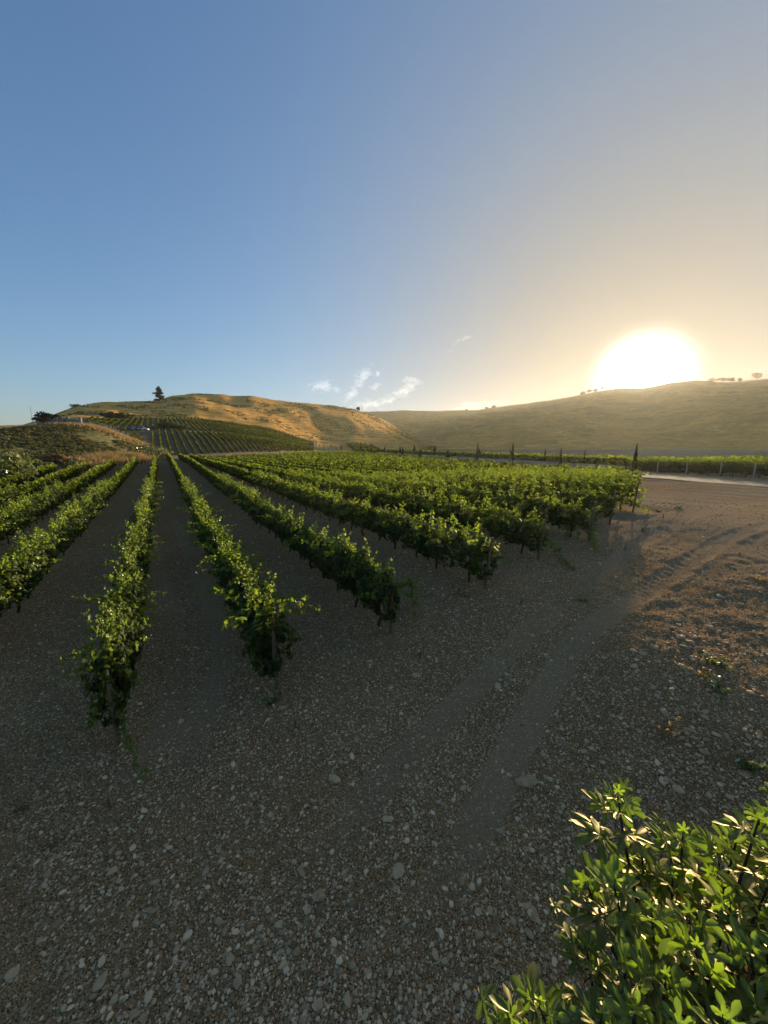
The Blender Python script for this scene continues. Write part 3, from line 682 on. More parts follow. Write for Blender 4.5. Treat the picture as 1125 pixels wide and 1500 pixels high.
# ---- end stakes with guy wires
plab = {'A': 'low brown stake half hidden in trailing vine shoots at far left', 'B': 'tall bare weathered stake in the left foreground', 'C': 'short tilted stake under the dangling shoot', 'D': 'leaning stake beneath the arching shoot',
        'E': 'leaning grey stake where shoots slope down to the dirt', 'F': 'stake wrapped in a curtain of drooping shoots', 'G': 'stake at the end of the second last vine row', 'H': 'stake at the end of the last row by the open dirt'}
for k in 'ABCDEFGH':
    n, u = rown[k], uend[k] - .28; x, y = n * NX + u * UX, n * NY + u * UY; z = zat(x, y)
    lean = {'A': .03, 'B': .0, 'C': .12, 'D': .22, 'E': .22, 'F': .1, 'G': .1, 'H': .12}[k]; h = {'A': 1.0, 'B': 1.32, 'C': 1.2}.get(k, 1.35)
    e = empty('trellis_stake', (x, y, z))
    mb = MB(); a = np.array([0, 0, -.1]); tpp = np.array([-UX * lean * .9, -UY * lean * .9, h])
    t = np.linspace(0, 1, 6)[:, None]; mb.tube(a + (tpp - a) * t + rng.normal(size=(6, 3)) * .004, np.array([.034, .033, .033, .032, .031, .030]), 8)
    mb.build('stake', M['wood'], e)
    mb = MB(); q = np.array([-UX * 1.1, -UY * 1.1, 0.0]); q[2] = zat(x + q[0], y + q[1]) - z - .02
    mb.tube(np.array([tpp * .93, (tpp * .93 + q) / 2, q]), .002, 5); mb.build('guy_wire', M['steel'], e)
    mb = MB(); mb.tube(np.array([q + (0, 0, -.1), q + np.array([-UX * .03, -UY * .03, .16])]), .018, 6); mb.build('anchor_peg', M['wood'], e)
    tag(e, plab[k], 'stake', 'stakes at the near ends of the vine rows')

# ---- vines across the road: row along the far verge, with pale posts
vn = 0
rowd = (-ROADD[0], -ROADD[1])
far_items = []
for off, st in ((6.0, 0), (8.2, .4), (11.0, .2), (13.8, .5), (17, .1), (21, 0), (26, .3)):
    s = -14.0 + st
    while s < 300:
        p = ROADC + ROADN * off + ROADD * s; rr = math.hypot(*p); xp = 562.5 + 555 * p[0] / p[1] if p[1] > 5 else 9999
        if xp < 1180:
            if off == 6.0 and s < 20: far_items.append(('thing', rr, p, s))
            else: far_items.append(('mass', rr, p, s))
        s += VS if rr < 120 else VS * 1.6
ft = [f for f in far_items if f[0] == 'thing']
for q, (_, rr, p, s) in enumerate(ft):
    e = empty('grapevine', (p[0], p[1], zat(*p)), math.atan2(ROADD[1], ROADD[0]) + (math.pi if q % 2 else 0)); sc = rng.uniform(1.0, 1.14); e.scale = (sc, sc * 1.1, sc)
    var = VAR_F[rng.integers(6)]; child('foliage', var[0], e); child('trunk', var[1], e)
    tag(e, 'grapevine in the row of vines across the road, between the pale posts', 'grapevine', 'grapevines in the row across the pale road')
o = mass('roadside_vineyard_rows', [(f[1], f[2][0], f[2][1]) for f in far_items if f[0] == 'mass'], hgt=1.7, rowdir=tuple(ROADD), wid=.5); tag(o, 'long band of green vine rows beyond the road at the foot of the hill', 'vineyard')
for q, xp in enumerate((964, 1007, 1057, 1107, 1160)):
    a = math.atan2(xp - 562.5, 545); dv = np.array([math.sin(a), math.cos(a)])
    c0 = ROADC + ROADN * 5.3; t = np.linalg.solve(np.array([dv, -ROADD]).T, c0); p = dv * t[0]
    e = empty('vineyard_post', (p[0], p[1], zat(*p)))
    mb = MB(); mb.box((0, 0, .68), (.09, .09, 1.5), a=.5); mb.build('post', M['palewood'], e)
    mb = MB(); mb.box((0, 0, 1.46), (.12, .12, .05)); mb.build('cap', M['palewood'], e)
    tag(e, ['pale post in the roadside vine row, nearest to the lone tall cypress', 'pale post in the roadside vine row, second from the cypress', 'pale post in the roadside vine row, third from the cypress', 'pale post in the roadside vine row, closest to the picture edge', 'pale vineyard post past the picture edge'][q], 'post', 'pale posts in the roadside vine row')

# ---- low parapet wall beyond the road
WS = 0.0
_a = math.atan2(915 - 562.5, 545); _t = np.linalg.solve(np.array([[math.sin(_a), math.cos(_a)], -ROADD]).T, ROADC + ROADN * 4.9); WS = float(_t[1])
print('wall start', WS)
def wall():
    e = empty('parapet_wall', (*(ROADC + ROADN * 4.9 + ROADD * 15), 1.3))
    mb, cp = MB(), MB(); s = WS
    while s < 170:
        p = ROADC + ROADN * 4.9 + ROADD * (s + 2.4); z = zat(*p); l = p - np.array(e.location[:2])
        mb.box((l[0], l[1], z - e.location[2] + .22), (.30, 4.82, .62), math.atan2(-ROADD[0], ROADD[1])); cp.box((l[0], l[1], z - e.location[2] + .585), (.40, 4.80, .11), math.atan2(-ROADD[0], ROADD[1])); s += 4.85
    mb.build('wall', M['concrete'], e); cp.build('coping', M['concrete'], e)
    tag(e, 'long low pale concrete wall running along the far side of the road', 'wall')
wall()

# ---- young cypresses along the road
def cypress_meshes(seed, w):
    r = np.random.default_rng(seed); n = 420
    t = r.random(n) ** .9; th = r.uniform(0, 2 * math.pi, n)
    prof = w * np.clip(np.minimum(t * 5 + .35, 1), 0, 1) * (1 - t ** 1.6) ** .8
    rad = prof * r.uniform(.55, 1.1, n)
    P = np.stack([rad * np.cos(th), rad * np.sin(th), .12 + t * .90], 1)
    Nn = np.stack([np.cos(th), np.sin(th), np.full(n, .25)], 1) + r.normal(size=(n, 3)) * .3
    up = np.tile([0, 0, 1.0], (n, 1)) + r.normal(size=(n, 3)) * .15
    tp = (TL[0] * np.array([.7, 1.5, 1]), TL[1])
    V, F = stamp(tp, P, Nn, r.uniform(.02, .045, n), up=up)
    me = mesh('foliage', V, F, M['cypress'], {'tint': np.repeat(r.random(n), 4)}, link=False)
    mb = MB(); mb.tube([(0, 0, -.03), (0, 0, .5), (0, 0, .96)], [.014, .009, .002], 6); return me, mb.build('trunk', M['bark'], link=False)
CYP = [cypress_meshes(300 + k, w) for k, w in enumerate((.055, .07, .09))]
cyl = [(932, 652, -5.0, 2, 'tall lone cypress beside the road at the end of the vine field'), (822, 657, -4.8, 1, 'slim cypress in front of the wall, next left of the lone tall one'), (751, 650, -4.8, 2, 'taller of two cypresses standing close together before the wall'),
       (748, 660, 9.0, 1, 'shorter cypress close behind a taller one'), (699.5, 649, -4.8, 2, 'full tall cypress in the middle of the roadside line'), (702, 658, 5, 2, 'small cypress tucked right behind the full tall one'),
       (857, 660, 6.2, 0, 'thin cypress behind the right end of the wall'), (799, 658, 6.0, 1, 'cypress behind the wall between two nearer ones'), (656, 660, -4.8, 1, 'small cypress just before the wall left of the full tall one'),
       (667, 663, 7, 0, 'tiny cypress barely above the far vines'), (637, 655, 6, 0, 'thin cypress behind the wall against the hill'), (616, 658.5, -4.8, 1, 'small cypress at the left start of the wall'),
       (607, 653, 6.0, 0, 'thin tall cypress where the golden slope meets the dark one')]
for x_, yt in ((590, 655.5), (586, 654.5), (563.5, 655), (544, 654.5), (538.5, 656), (528, 653), (518, 659), (512, 652.5), (500, 651.5), (491, 655), (485, 651), (475, 652), (468, 655), (458, 655), (451, 656)):
    cyl.append((x_, yt, -4.8 if x_ in (590, 544, 518, 500, 485) else 6.0, 0, None))
for xp, yt, off, wv, lab in cyl:
    a = math.atan2(xp - 562.5, 548); dv = np.array([math.sin(a), math.cos(a)]); c0 = ROADC + ROADN * off
    t = np.linalg.solve(np.array([dv, -ROADD]).T, c0)[0]; t = min(t, 300); p = dv * t; z = zat(*p)
    h = max(1.6, min(7.5, zpx(xp, yt, t) - z)); e = empty('cypress_tree', (p[0], p[1], z), rng.uniform(0, 6)); wd = h * (1.15 if wv < 2 else .85) * (1.0 if t < 80 else 2.6); e.scale = (wd, wd, h)
    child('foliage', CYP[wv][0], e); child('trunk', CYP[wv][1], e)
    tag(e, lab or 'young thin cypress in the distant line left of the wall', 'tree', 'young cypresses lining the road')

# ---- white walled enclosure at the end of the road line
def white_wall():
    c = at_az(470, 262); z = zat(*c); e = empty('farm_wall', (c[0], c[1], z), math.radians(9)); mb, pp = MB(), MB()
    mb.box((0, 0, .9), (22, .3, 2.2))
    for k in range(8): pp.box((-10.6 + k * 3.02, -.18, 1.15), (.45, .5, 2.8))
    mb.build('wall', M['plaster'], e); pp.build('pier', M['concrete'], e); tag(e, 'distant white wall with piers at the foot of the golden hill', 'wall')
white_wall()

# ------------------------------------------------------------------ vine blocks on the slope
def slope_block():
    it = []
    for n in np.arange(-45, 130, 2.15):
        u = 60.0
        while u < 420:
            x, y = n * NX + u * UX, n * NY + u * UY; r = math.hypot(x, y); a = math.atan2(x, y)
            if az_of(128) < a < az_of(458):
                R = [np.interp(a, AZ, AR[:, k]) for k in range(4)]
                lo, mid, hi = R[0] + 7, R[2] - 2, R[3]
                a_ok = a > az_of(215) or r > R[2]
                if r > lo and r < hi and not (mid - 2 < r < mid + 7) and a_ok and (r > mid + 6 or a > az_of(165)):
                    it.append((r, x, y))
            u += 1.5
    return it
sb = slope_block(); print('slope', len(sb))
o = mass('hillside_vineyard_rows', sb, dens=.7, hgt=.95, wid=.26, minsz=.26, zlo=.15, k0=.0024, mat=M['vinehill']); tag(o, 'two blocks of thin vine rows climbing the slope below the golden hill', 'vineyard')

# ------------------------------------------------------------------ trees and shrubs
def crown(mb, c, r3, n, size, tint=(.1, .9), tpl=TL, blobs=6, seed=0):
    r = np.random.default_rng(seed + 5000); c = np.array(c); r3 = np.array(r3)
    bc = c + r3 * unit(r.normal(size=(blobs, 3))) * r.uniform(.3, .75, (blobs, 1)); br = r.uniform(.35, .6, blobs)
    k = r.integers(0, blobs, n); d = unit(r.normal(size=(n, 3))); P = bc[k] + d * r3 * (br[k] * r.uniform(.5, 1.05, n) ** .5)[:, None]
    Nn = d + r.normal(size=(n, 3)) * .5
    V, F = stamp(tpl, P, Nn, size * r.uniform(.6, 1.3, n)); mb.add(V, F, np.repeat(r.uniform(*tint, n), len(tpl[0])))
def tree(name, xp, r, h, wdt, lab, mat='darktree', trunk=.3, n=900, group=None, blobs=8, seed=1, cat='tree', cz=None, leafs=None, flat=1.0, yb=None):
    p = at_az(xp, r); z = zat(*p); e = empty(name, (p[0], p[1], z - (.12 * h if r > 350 else 0)))
    if trunk > 0.02:
        mb = MB(); lean = np.random.default_rng(seed).normal(size=2) * .06 * h
        mb.tube([(0, 0, -.3), (lean[0] * .3, lean[1] * .3, h * .3), (lean[0], lean[1], h * .8)], [h * .035, h * .026, h * .008], 7)
        rr = np.random.default_rng(seed + 9)
        for k in range(5):
            a = rr.uniform(0, 6.28); z0 = h * rr.uniform(.25, .55)
            mb.tube([(lean[0] * .4, lean[1] * .4, z0), (math.cos(a) * wdt * .25, math.sin(a) * wdt * .25, z0 + h * .2), (math.cos(a) * wdt * .38, math.sin(a) * wdt * .38, z0 + h * .32)], [h * .014, h * .010, h * .004], 5)
        mb.build('trunk', M['bark'], e)
    mb = MB(); lo = h * trunk
    crown(mb, (0, 0, (h + lo) / 2), (wdt / 2, wdt / 2, (h - lo) / 2 * flat), n, leafs or wdt * .06, blobs=blobs, seed=seed); mb.build('crown', M[mat], e)
    tag(e, lab, cat, group); return e
pt = tree('pine_tree', 237, 402, 13, 10, 'dark conifer standing alone on the crest of the left hill', 'darktree', .02, 10, blobs=3, seed=3)
def pine_crown():
    old = [c for c in pt.children if c.name.startswith('crown')][0]; bpy.data.objects.remove(old)
    mb = MB()
    for k, (z, w_, h_) in enumerate(((2.2, 11.5, 4.5), (5.2, 9.5, 4.0), (8.0, 9.0, 3.2), (10.6, 6.0, 3.4), (12.6, 3.0, 2.4))): crown(mb, (.5 * math.sin(k * 2.2), 0, z), (w_ / 2, w_ / 2, h_ / 2), 620 if k < 4 else 160, .6, blobs=9, seed=210 + k)
    mb.build('crown', M['darktree'], pt)
pine_crown()
for q, (xp, r, h, wd, lab) in enumerate(((58, 131, 3.0, 4.0, 'sparse dark tree next to the thin pole, above the old wall'), (66, 132, 3.9, 4.6, 'tallest dark tree of the clump over the old wall'), (79, 134, 3.3, 4.8, 'spreading dark tree at the right of the clump over the old wall'))):
    tree('oak_tree', xp, r, h, wd, lab, 'darktree', .42, 420, 'dark trees over the old wall', 6, 20 + q, flat=.8)
tree('shrub', 88, 140, 2.4, 5, 'low dark shrub trailing right of the tree clump', 'darktree', .0, 380, None, 6, 25, 'shrub')
tree('shrub', 114, 372, 5, 10, 'round shrub on the knoll at the left skyline', 'shrub', .05, 500, None, 6, 26, 'shrub')
tree('shrub', 171, 246, 4, 16, 'wide dark thicket at the upper edge of the vine slope', 'darktree', 0, 900, None, 10, 27, 'shrub')
tree('shrub', 244, 192, 4.4, 9, 'dark round bush between the two vine blocks', 'shrub', 0, 900, 'bushes between the vine blocks', 8, 28, 'shrub')
tree('shrub', 262, 192, 3, 8, 'lower dark bush just right of the round one between vine blocks', 'shrub', 0, 700, 'bushes between the vine blocks', 8, 29, 'shrub')
[o for o in bpy.data.objects if o.get('label', '').startswith('round shrub on the knoll')][0].location.z -= 2.2
# shrubs at the far ends of the left rows
for q, (xp, r, h, wd, mat, lab) in enumerate(((68, 66, 2.3, 3.2, 'red', 'reddish brown dry bush at the foot of the dark bank'), (85, 67, 1.8, 4.5, 'weed', 'yellow green shrub beside the reddish bush'), (104, 68, 1.7, 3.5, 'dry', 'tan dry bush between green shrub and grass'),
        (-4, 46, 3.4, 4.0, 'weed', 'leafy yellow green bush at the left picture edge'), (28, 56, 1.6, 3.0, 'red', 'small brown pink weed bush at the row ends'), (212, 96, 3.2, 9, 'weed', 'olive green bush where the track climbs the slope'), (196, 90, 2.4, 7, 'shrub', 'low olive scrub at the head of the left rows'),
        (228, 104, 1.6, 5, 'dry', 'pale dry bush beside the earth track'), (50, 62, 1.6, 3, 'weed', 'small green shrub left of the reddish bush'))):
    tree('shrub', xp, r, h, wd, lab, mat, 0, 1100 if r < 80 else 800, None, 9, 40 + q, 'shrub', leafs=.22, flat=1)
def grass(name, specs, lab, mat='dry', dens=1.0, kind='stuff'):
    P, H = [], []
    for xp, r, spread, n, h in specs:
        c = at_az(xp, r); q = rng.normal(size=(int(n * dens), 2)) * spread; a_ = az_of(xp)
        q = np.stack([q[:, 0] * math.cos(a_) + q[:, 1] * .35 * math.sin(a_), -q[:, 0] * math.sin(a_) + q[:, 1] * .35 * math.cos(a_)], 1)
        P.append(c + q); H.append(h * rng.uniform(.5, 1.2, len(q)))
    P = np.concatenate(P); H = np.concatenate(H); n = len(P); z = Z(P[:, 0], P[:, 1])
    wdt = np.hypot(P[:, 0], P[:, 1]) * .0009 + .006; th = rng.uniform(0, 6.28, n); dx, dy = np.cos(th) * wdt, np.sin(th) * wdt
    ln = rng.normal(size=(n, 2)) * .3 * H[:, None]
    V = np.stack([np.stack([P[:, 0] - dx, P[:, 1] - dy, z - .03], 1), np.stack([P[:, 0] + dx, P[:, 1] + dy, z - .03], 1), np.stack([P[:, 0] + ln[:, 0], P[:, 1] + ln[:, 1], z + H], 1)], 1).reshape(-1, 3)
    F = np.arange(n * 3).reshape(-1, 3)
    o = mesh(name, V, F, M[mat], {'tint': np.repeat(rng.random(n), 3)}); tag(o, lab, 'grass', None, kind); return o
grass('dry_grass', [(118, 70, 1.2, 900, 1.6), (128, 71, 1.0, 500, 1.2), (141, 73, 1.3, 1200, 1.9), (155, 75, 1.4, 1500, 1.5), (170, 77, 1.5, 1900, 2.0), (184, 81, 1.4, 1200, 1.6), (100, 68, 1.5, 500, 1.2), (80, 66, 2, 500, 1.1), (30, 57, 3, 400, 1.0),
      (118, 127, 3, 1500, .9), (135, 128, 4, 2200, 1.0), (152, 129, 4, 2200, 1.0), (168, 130, 4, 1600, 1.0), (180, 131, 3, 900, .9)], 'tall pale dry grass along the foot and the crest of the dark bank')
# low dark scrub covering the bank
def scrub():
    n0 = 5200; a = rng.uniform(az_of(-260), az_of(205), n0); fr0 = np.interp(a, AZ, AR[:, 0]); fr1 = np.interp(a, AZ, AR[:, 2]); r = fr0 + 3 + (fr1 - fr0 + 4) * rng.random(n0)
    x, y = r * np.sin(a), r * np.cos(a); keep = fbm(x / 9, y / 9, 3, 95) + .12 * rng.normal(size=n0) > .02; x, y = x[keep], y[keep]; z = Z(x, y); n = len(x); m = 26
    I = np.repeat(np.arange(n), m); d = unit(rng.normal(size=(n * m, 3))); d[:, 2] = np.abs(d[:, 2]); sz = rng.uniform(.35, 1.0, n)[I]
    P = np.stack([x[I], y[I], z[I] - .1], 1) + d * sz[:, None] * np.array([1.3, 1.3, .8]) * (rng.uniform(.6, 1, n * m))[:, None]
    V, F = stamp(TL, P, d + rng.normal(size=(n * m, 3)) * .5, .30 * rng.uniform(.6, 1.3, n * m))
    o = mesh('scrub', V, F, M['brush'], {'tint': np.repeat(np.repeat(rng.random(n), m) * .6 + .1, 4)}); tag(o, 'low dark green scrub covering the shaded bank at left', 'scrub', None, 'stuff')
scrub()
# scattered tussocks on the golden hill and shrubs on far slopes
def tussocks():
    n0 = 9000; a = rng.uniform(az_of(60), az_of(640), n0); r1 = np.interp(a, AZ, AR[:, 3]); r2 = np.interp(a, AZ, AR[:, 4]); r = r1 + 6 + (r2 - r1 - 2) * rng.random(n0)
    x, y = r * np.sin(a), r * np.cos(a); keep = fbm(x / 30, y / 14, 3, 99) > .03; x, y = x[keep], y[keep]; z = Z(x, y); n = len(x); m = 6
    I = np.repeat(np.arange(n), m); d = unit(rng.normal(size=(n * m, 3))); d[:, 2] = np.abs(d[:, 2]); s = rng.uniform(.3, .9, n)[I]
    V, F = stamp(TL, np.stack([x[I], y[I], z[I]], 1) + d * s[:, None] * np.array([1, 1, .5]), d, s * .7)
    o = mesh('hill_tussocks', V, F, M['shrub'], {'tint': np.repeat(np.repeat(rng.random(n), m), 4)}); tag(o, 'small tussocks and bushes dotting the dry grassy hill', 'scrub', None, 'stuff')
tussocks()
# bushes and trees on the far skyline
sk = [(683, 990, 4, 11, 'low bush on the far saddle, left one of two'), (722, 992, 6, 14, 'dark bush on the far ridge where it begins to climb'), (712, 990, 5, 10, 'smaller bush beside the dark one on the rising ridge'), (850, 995, 8, 12, 'first bush of the clump left of the sun'), (859, 996, 9, 14, 'middle bush of the clump left of the sun'), (867, 997, 7, 10, 'right bush of the clump left of the sun'), (877, 998, 10, 5, 'narrow little tree standing left of the sun'),
      (1034, 996, 6, 22, 'long low bush on the ridge right of the sun'), (1049, 996, 10, 20, 'flat topped tree on the ridge right of the sun'), (1061, 997, 10, 14, 'small flat topped tree right of the larger one'), (1074, 997, 7, 8, 'tiny tree alone on the right ridge'), (1098, 998, 17, 18, 'round headed tree standing highest on the right ridge')]
for q, (xp, r, h, wd, lab) in enumerate(sk):
    tree('ridge_tree' if h > 8 else 'shrub', xp, r, h, wd, lab, 'darktree', .3 if h > 8 else 0, 420, 'trees and bushes on the far ridge', 6, 70 + q, 'tree' if h > 8 else 'shrub', leafs=1.6)
tree('oak_tree', 525, 503, 5.5, 6, 'dark little tree on the saddle beneath the clouds', 'darktree', .1, 500, None, 7, 90, leafs=.7)
def pole(xp, r, h, lab, cross=True, th=.12):
    p = at_az(xp, r); e = empty('utility_pole', (p[0], p[1], zat(*p))); mb = MB(); mb.tube([(0, 0, -.5), (0, 0, h)], [th, th * .7], 8); mb.build('pole', M['metalpole'], e)
    if cross:
        mb = MB(); mb.box((0, 0, h - .8), (2.2, .12, .12)); mb.build('crossarm', M['wood'], e)
    tag(e, lab, 'pole')
pole(48, 129, 5.2, 'thin bare pole beside the dark trees at far left', False, .045)
pole(531, 505, 8, 'utility pole next to the little tree on the saddle', True, .16)
pole(548, 512, 9, 'utility pole on the saddle right of the little tree', True, .16)
pole(846, 996, 15, 'mast on the ridge left of the bush clump', False, .25)

# ---- old wall on the bank
def ruin():
    c = at_az(80, 131); e = empty('old_stone_wall', (c[0], c[1], zat(*c))); base = e.location[2]
    xs = np.linspace(56, 186, 40); mb = MB(); r = np.random.default_rng(4)
    for a, b in zip(xs[:-1], xs[1:]):
        pa, pb = at_az(a, 131.5 + 4 * (a > 120)), at_az(b, 131.5 + 4 * (b > 120)); m = (pa + pb) / 2; ln = np.hypot(*(pb - pa)) * 1.0
        if 118 < a < 124: continue
        h = (1.9 if a < 120 else 1.4) * r.uniform(.8, 1.1); z = zat(*m)
        mb.box((m[0] - c[0], m[1] - c[1], z - base + h / 2 - .3), (ln * .995, .5 + r.uniform(-.04, .04), h + .6), math.atan2(pb[1] - pa[1], pb[0] - pa[0]))
    mb.build('masonry', M['ruin'], e)
    mb = MB()
    for a in (57, 100, 118): 
        m = at_az(a, 130.9); mb.box((m[0] - c[0], m[1] - c[1], zat(*m) - base + 1.0), (.7, .7, 2.6), .5)
    mb.build('pillar', M['ruin'], e)
    tag(e, 'long crumbling pale stone wall along the top of the bank', 'wall')
ruin()
# ---- vehicles parked on the track
def car(xp, r, rz, mat, lab, pickup=False):
    p = at_az(xp, r); e = empty('parked_car', (p[0], p[1], zat(*p) + .02), rz)
    def loft(secs, name, m, parent):
        mb = MB(); V = np.array(secs, float); k = V.shape[1]; n = len(V)
        F = [(i * k + j, i * k + (j + 1) % k, (i + 1) * k + (j + 1) % k, (i + 1) * k + j) for i in range(n - 1) for j in range(k)]
        mb.add(V.reshape(-1, 3), F); mb.add(V[0], [tuple(range(k))[::-1]]); mb.add(V[-1], [tuple(range(k))]); return mb.build(name, m, parent)
    def sec(x, w, z0, z1): return [(x, -w, z0), (x, -w - .0, (z0 + z1) / 2), (x, -w * .93, z1), (x, w * .93, z1), (x, w, (z0 + z1) / 2), (x, w, z0)]
    body = loft([sec(-2.2, .78, .4, .75), sec(-2.1, .86, .3, .92), sec(-1.2, .89, .28, .98), sec(.8, .89, .28, .98), sec(1.9, .85, .3, .82), sec(2.2, .74, .4, .66)], 'body', mat, e)
    a, b = (-.5, .9) if pickup else (-1.8, .9)
    loft([sec(a - .15, .78, .985, 1.0), sec(a + .2, .70, .985, 1.5), sec(b - .7, .70, .985, 1.52), sec(b, .80, .985, 1.0)], 'cabin', M['glass'], e)
    mb = MB(); mb.box(((a + b) / 2 - .2, 0, 1.545), (b - a - .9, 1.32, .05)); mb.build('roof', mat, e)
    for sx in (-1.35, 1.35):
        for sy in (-.82, .82):
            mb = MB(); th = np.linspace(0, 1, 3); mb.tube([(sx, sy - .1, .33), (sx, sy + .1, .33)], .33, 16); wl = mb.build('wheel', M['tyre'], e)
            mb = MB(); mb.tube([(sx, sy - .115, .33), (sx, sy + .115, .33)], .18, 12); mb.build('rim', M['steel'], wl)
    tag(e, lab, 'car')
car(193, 176, .3, M['bluecar'], 'blue pickup parked on the track above the lower vine block', True)
car(208, 180, .1, M['whitecar'], 'white car parked just right of the blue pickup')

# ------------------------------------------------------------------ stones
ICO = None
def ico(sub_):
    import bmesh
    bm = bmesh.new(); bmesh.ops.create_icosphere(bm, subdivisions=sub_, radius=1)
    V = np.array([v.co[:] for v in bm.verts]); F = np.array([[v.index for v in f.verts] for f in bm.faces]); bm.free(); return V, F
I1, I3 = ico(1), ico(3)
def gravel():
    n = 74000
    r = np.exp(rng.uniform(math.log(1.7), math.log(26), n)); a = rng.uniform(-math.radians(50), math.radians(50), n)
    x, y = r * np.sin(a), r * np.cos(a)
    dens = fbm(x * .6, y * .6, 3, 111) + .25 * np.exp(-((x - 5.5) ** 2 + (y - 5.5) ** 2) / 6) + .12 * rng.normal(size=n)
    _, pk = tracks(x, y); keep = (dens > -.14) & (rng.random(n) > pk * .7); keep &= rng.random(n) < np.clip(.65 + (r - 2.5) * .2, .65, 1); x, y, r = x[keep], y[keep], r[keep]; n = len(x)
    s = np.exp(rng.normal(size=n) * .50 + math.log(.0076)) * (1 + .035 * r); s = np.clip(s, .004, .045)
    z = Z(x, y); dz, _ = tracks(x, y)
    z = z + fbm(x * 4, y * 4, 3, 41) * .05 + fbm(x * 14, y * 14, 2, 51) * .03 + fbm(x * .9, y * .9, 3, 61) * .05 + dz
    uu_ = UX * x + UY * y; nn_ = NX * x + NY * y; z = z + np.where((uu_ > 7), .04 * np.cos((nn_ - 1.4) / 2.55 * 2 * math.pi), 0)
    V0, F0 = I1; k = len(V0)
    sc = np.stack([rng.uniform(.8, 1.5, n), rng.uniform(.7, 1.1, n), rng.uniform(.45, .8, n)], 1) * s[:, None]
    th = rng.uniform(0, 6.28, n); W = V0[None] * (1 + .16 * rng.normal(size=(n, k, 1))) * sc[:, None]
    X = W[..., 0] * np.cos(th)[:, None] - W[..., 1] * np.sin(th)[:, None]; Y = W[..., 0] * np.sin(th)[:, None] + W[..., 1] * np.cos(th)[:, None]
    P = np.stack([X + x[:, None], Y + y[:, None], W[..., 2] + (z + s * .05)[:, None]], -1).reshape(-1, 3)
    F = (F0[None] + (np.arange(n) * k)[:, None, None]).reshape(-1, 3)
    o = mesh('gravel', P, F, M['gravel'], {'tint': np.repeat(np.clip(rng.beta(1.1, 1.5, n), 0, 1), k)}, False); tag(o, 'small pebbles and grit scattered over the brown soil', 'gravel', None, 'stuff')
gravel()
def stone_mesh(seed, flat=.6, mat='stone'):
    r = np.random.default_rng(seed); V, F = I3; V = V.copy()
    for _ in range(7):
        d = unit(r.normal(size=3)); c = r.uniform(.55, .85); ex = np.clip(V @ d - c, 0, None); V = V - ex[:, None] * d * .85
    V += .05 * np.sin(V[:, [1, 2, 0]] * 4 + r.uniform(0, 6, 3)) + .02 * np.sin(V[:, [2, 0, 1]] * 11 + r.uniform(0, 6, 3))
    V *= np.array([1.15, .85, flat]); return mesh('stone', V, F, M[mat], None, True, link=False)
ST = [stone_mesh(500 + k, .45 + .06 * (k % 4)) for k in range(7)]; SPL = [stone_mesh(600 + k, .5 + .1 * (k % 3), 'palestone') for k in range(6)]
def surf(x, y):
    a = np.array([x]); b = np.array([y]); z = Z(a, b)[0] + (fbm(a * 4, b * 4, 3, 41) * .05 + fbm(a * 14, b * 14, 2, 51) * .03 + fbm(a * .9, b * .9, 3, 61) * .05)[0] + tracks(a, b)[0][0]
    if UX * x + UY * y > 7: z += .04 * math.cos((NX * x + NY * y - 1.4) / 2.55 * 2 * math.pi)
    return z
def stone(px, py, wpx, lab, grp=None, pale=False, asp=1.0, rz=None):
    g = gpt(px, py); d = px_dir(px, py); dist = g[1] / d[1] * 541  # depth
    s = wpx * g[1] / d[1] / 2 / 1.1
    me = random.choice(SPL if pale else ST); o = bpy.data.objects.new('stone', me); C.objects.link(o)
    o.location = (g[0], g[1], surf(g[0], g[1]) + s * .05); o.scale = (s, s * asp, s); o.rotation_euler = (rng.normal() * .1, rng.normal() * .1, rng.uniform(0, 6.28) if rz is None else rz)
    tag(o, lab, 'stone', grp); return o
stone(772, 1147, 31, 'largest flat tan stone lying alone on the dirt beside the wheel track', None, False, .75, .1)
stone(583, 1277, 24, 'large rounded pale stone in the lower middle of the dirt', None, True, .9, 1.4)
stone(610, 988, 13, 'pale angular stone on the dirt right of the tall bare stake', None, True)
stone(730, 1006, 13, 'grey pale stone on the dirt above the wheel track ridge', None, True)
stone(148, 1440, 22, 'brownish round stone near the lower left corner', None, False)
stone(167, 1468, 14, 'pale round pebble just below the brownish stone, lower left', None, True)
stone(467, 1475, 19, 'blocky pale stone on the bottom edge left of centre', None, True, .8)
stone(509, 1466, 20, 'pointed pale stone on the bottom edge beside the blocky one', None, True, .7)
stone(866, 1268, 19, 'grey rounded stone right against the fig leaves', None, False)
stone(835, 1308, 12, 'small white stone left of the fig leaves', None, True)
stone(840, 1325, 12, 'small white stone just under another by the fig leaves', None, True)
stone(782, 1342, 18, 'grey pebble lowest of the loose pile left of the fig', None, False)
stone(770, 1330, 11, 'pale pebble in the loose pile left of the fig', None, True)
stone(690, 1237, 11, 'round white pebble on the dirt above the lower middle', None, True)
stone(265, 1057, 11, 'pale stone between the low brown stake and the tall bare stake', None, True)
stone(638, 1400, 14, 'white oval stone in the lower middle foreground', None, True)
stone(572, 1428, 11, 'little white stone left of the oval one in front', None, True)
cnt = 0; tries = 0
areas = {'right': 'cobble in the stony strip at the right side', 'low': 'stone strewn over the lower left and middle dirt', 'mid': 'stone on the packed dirt between stakes and wheel track'}
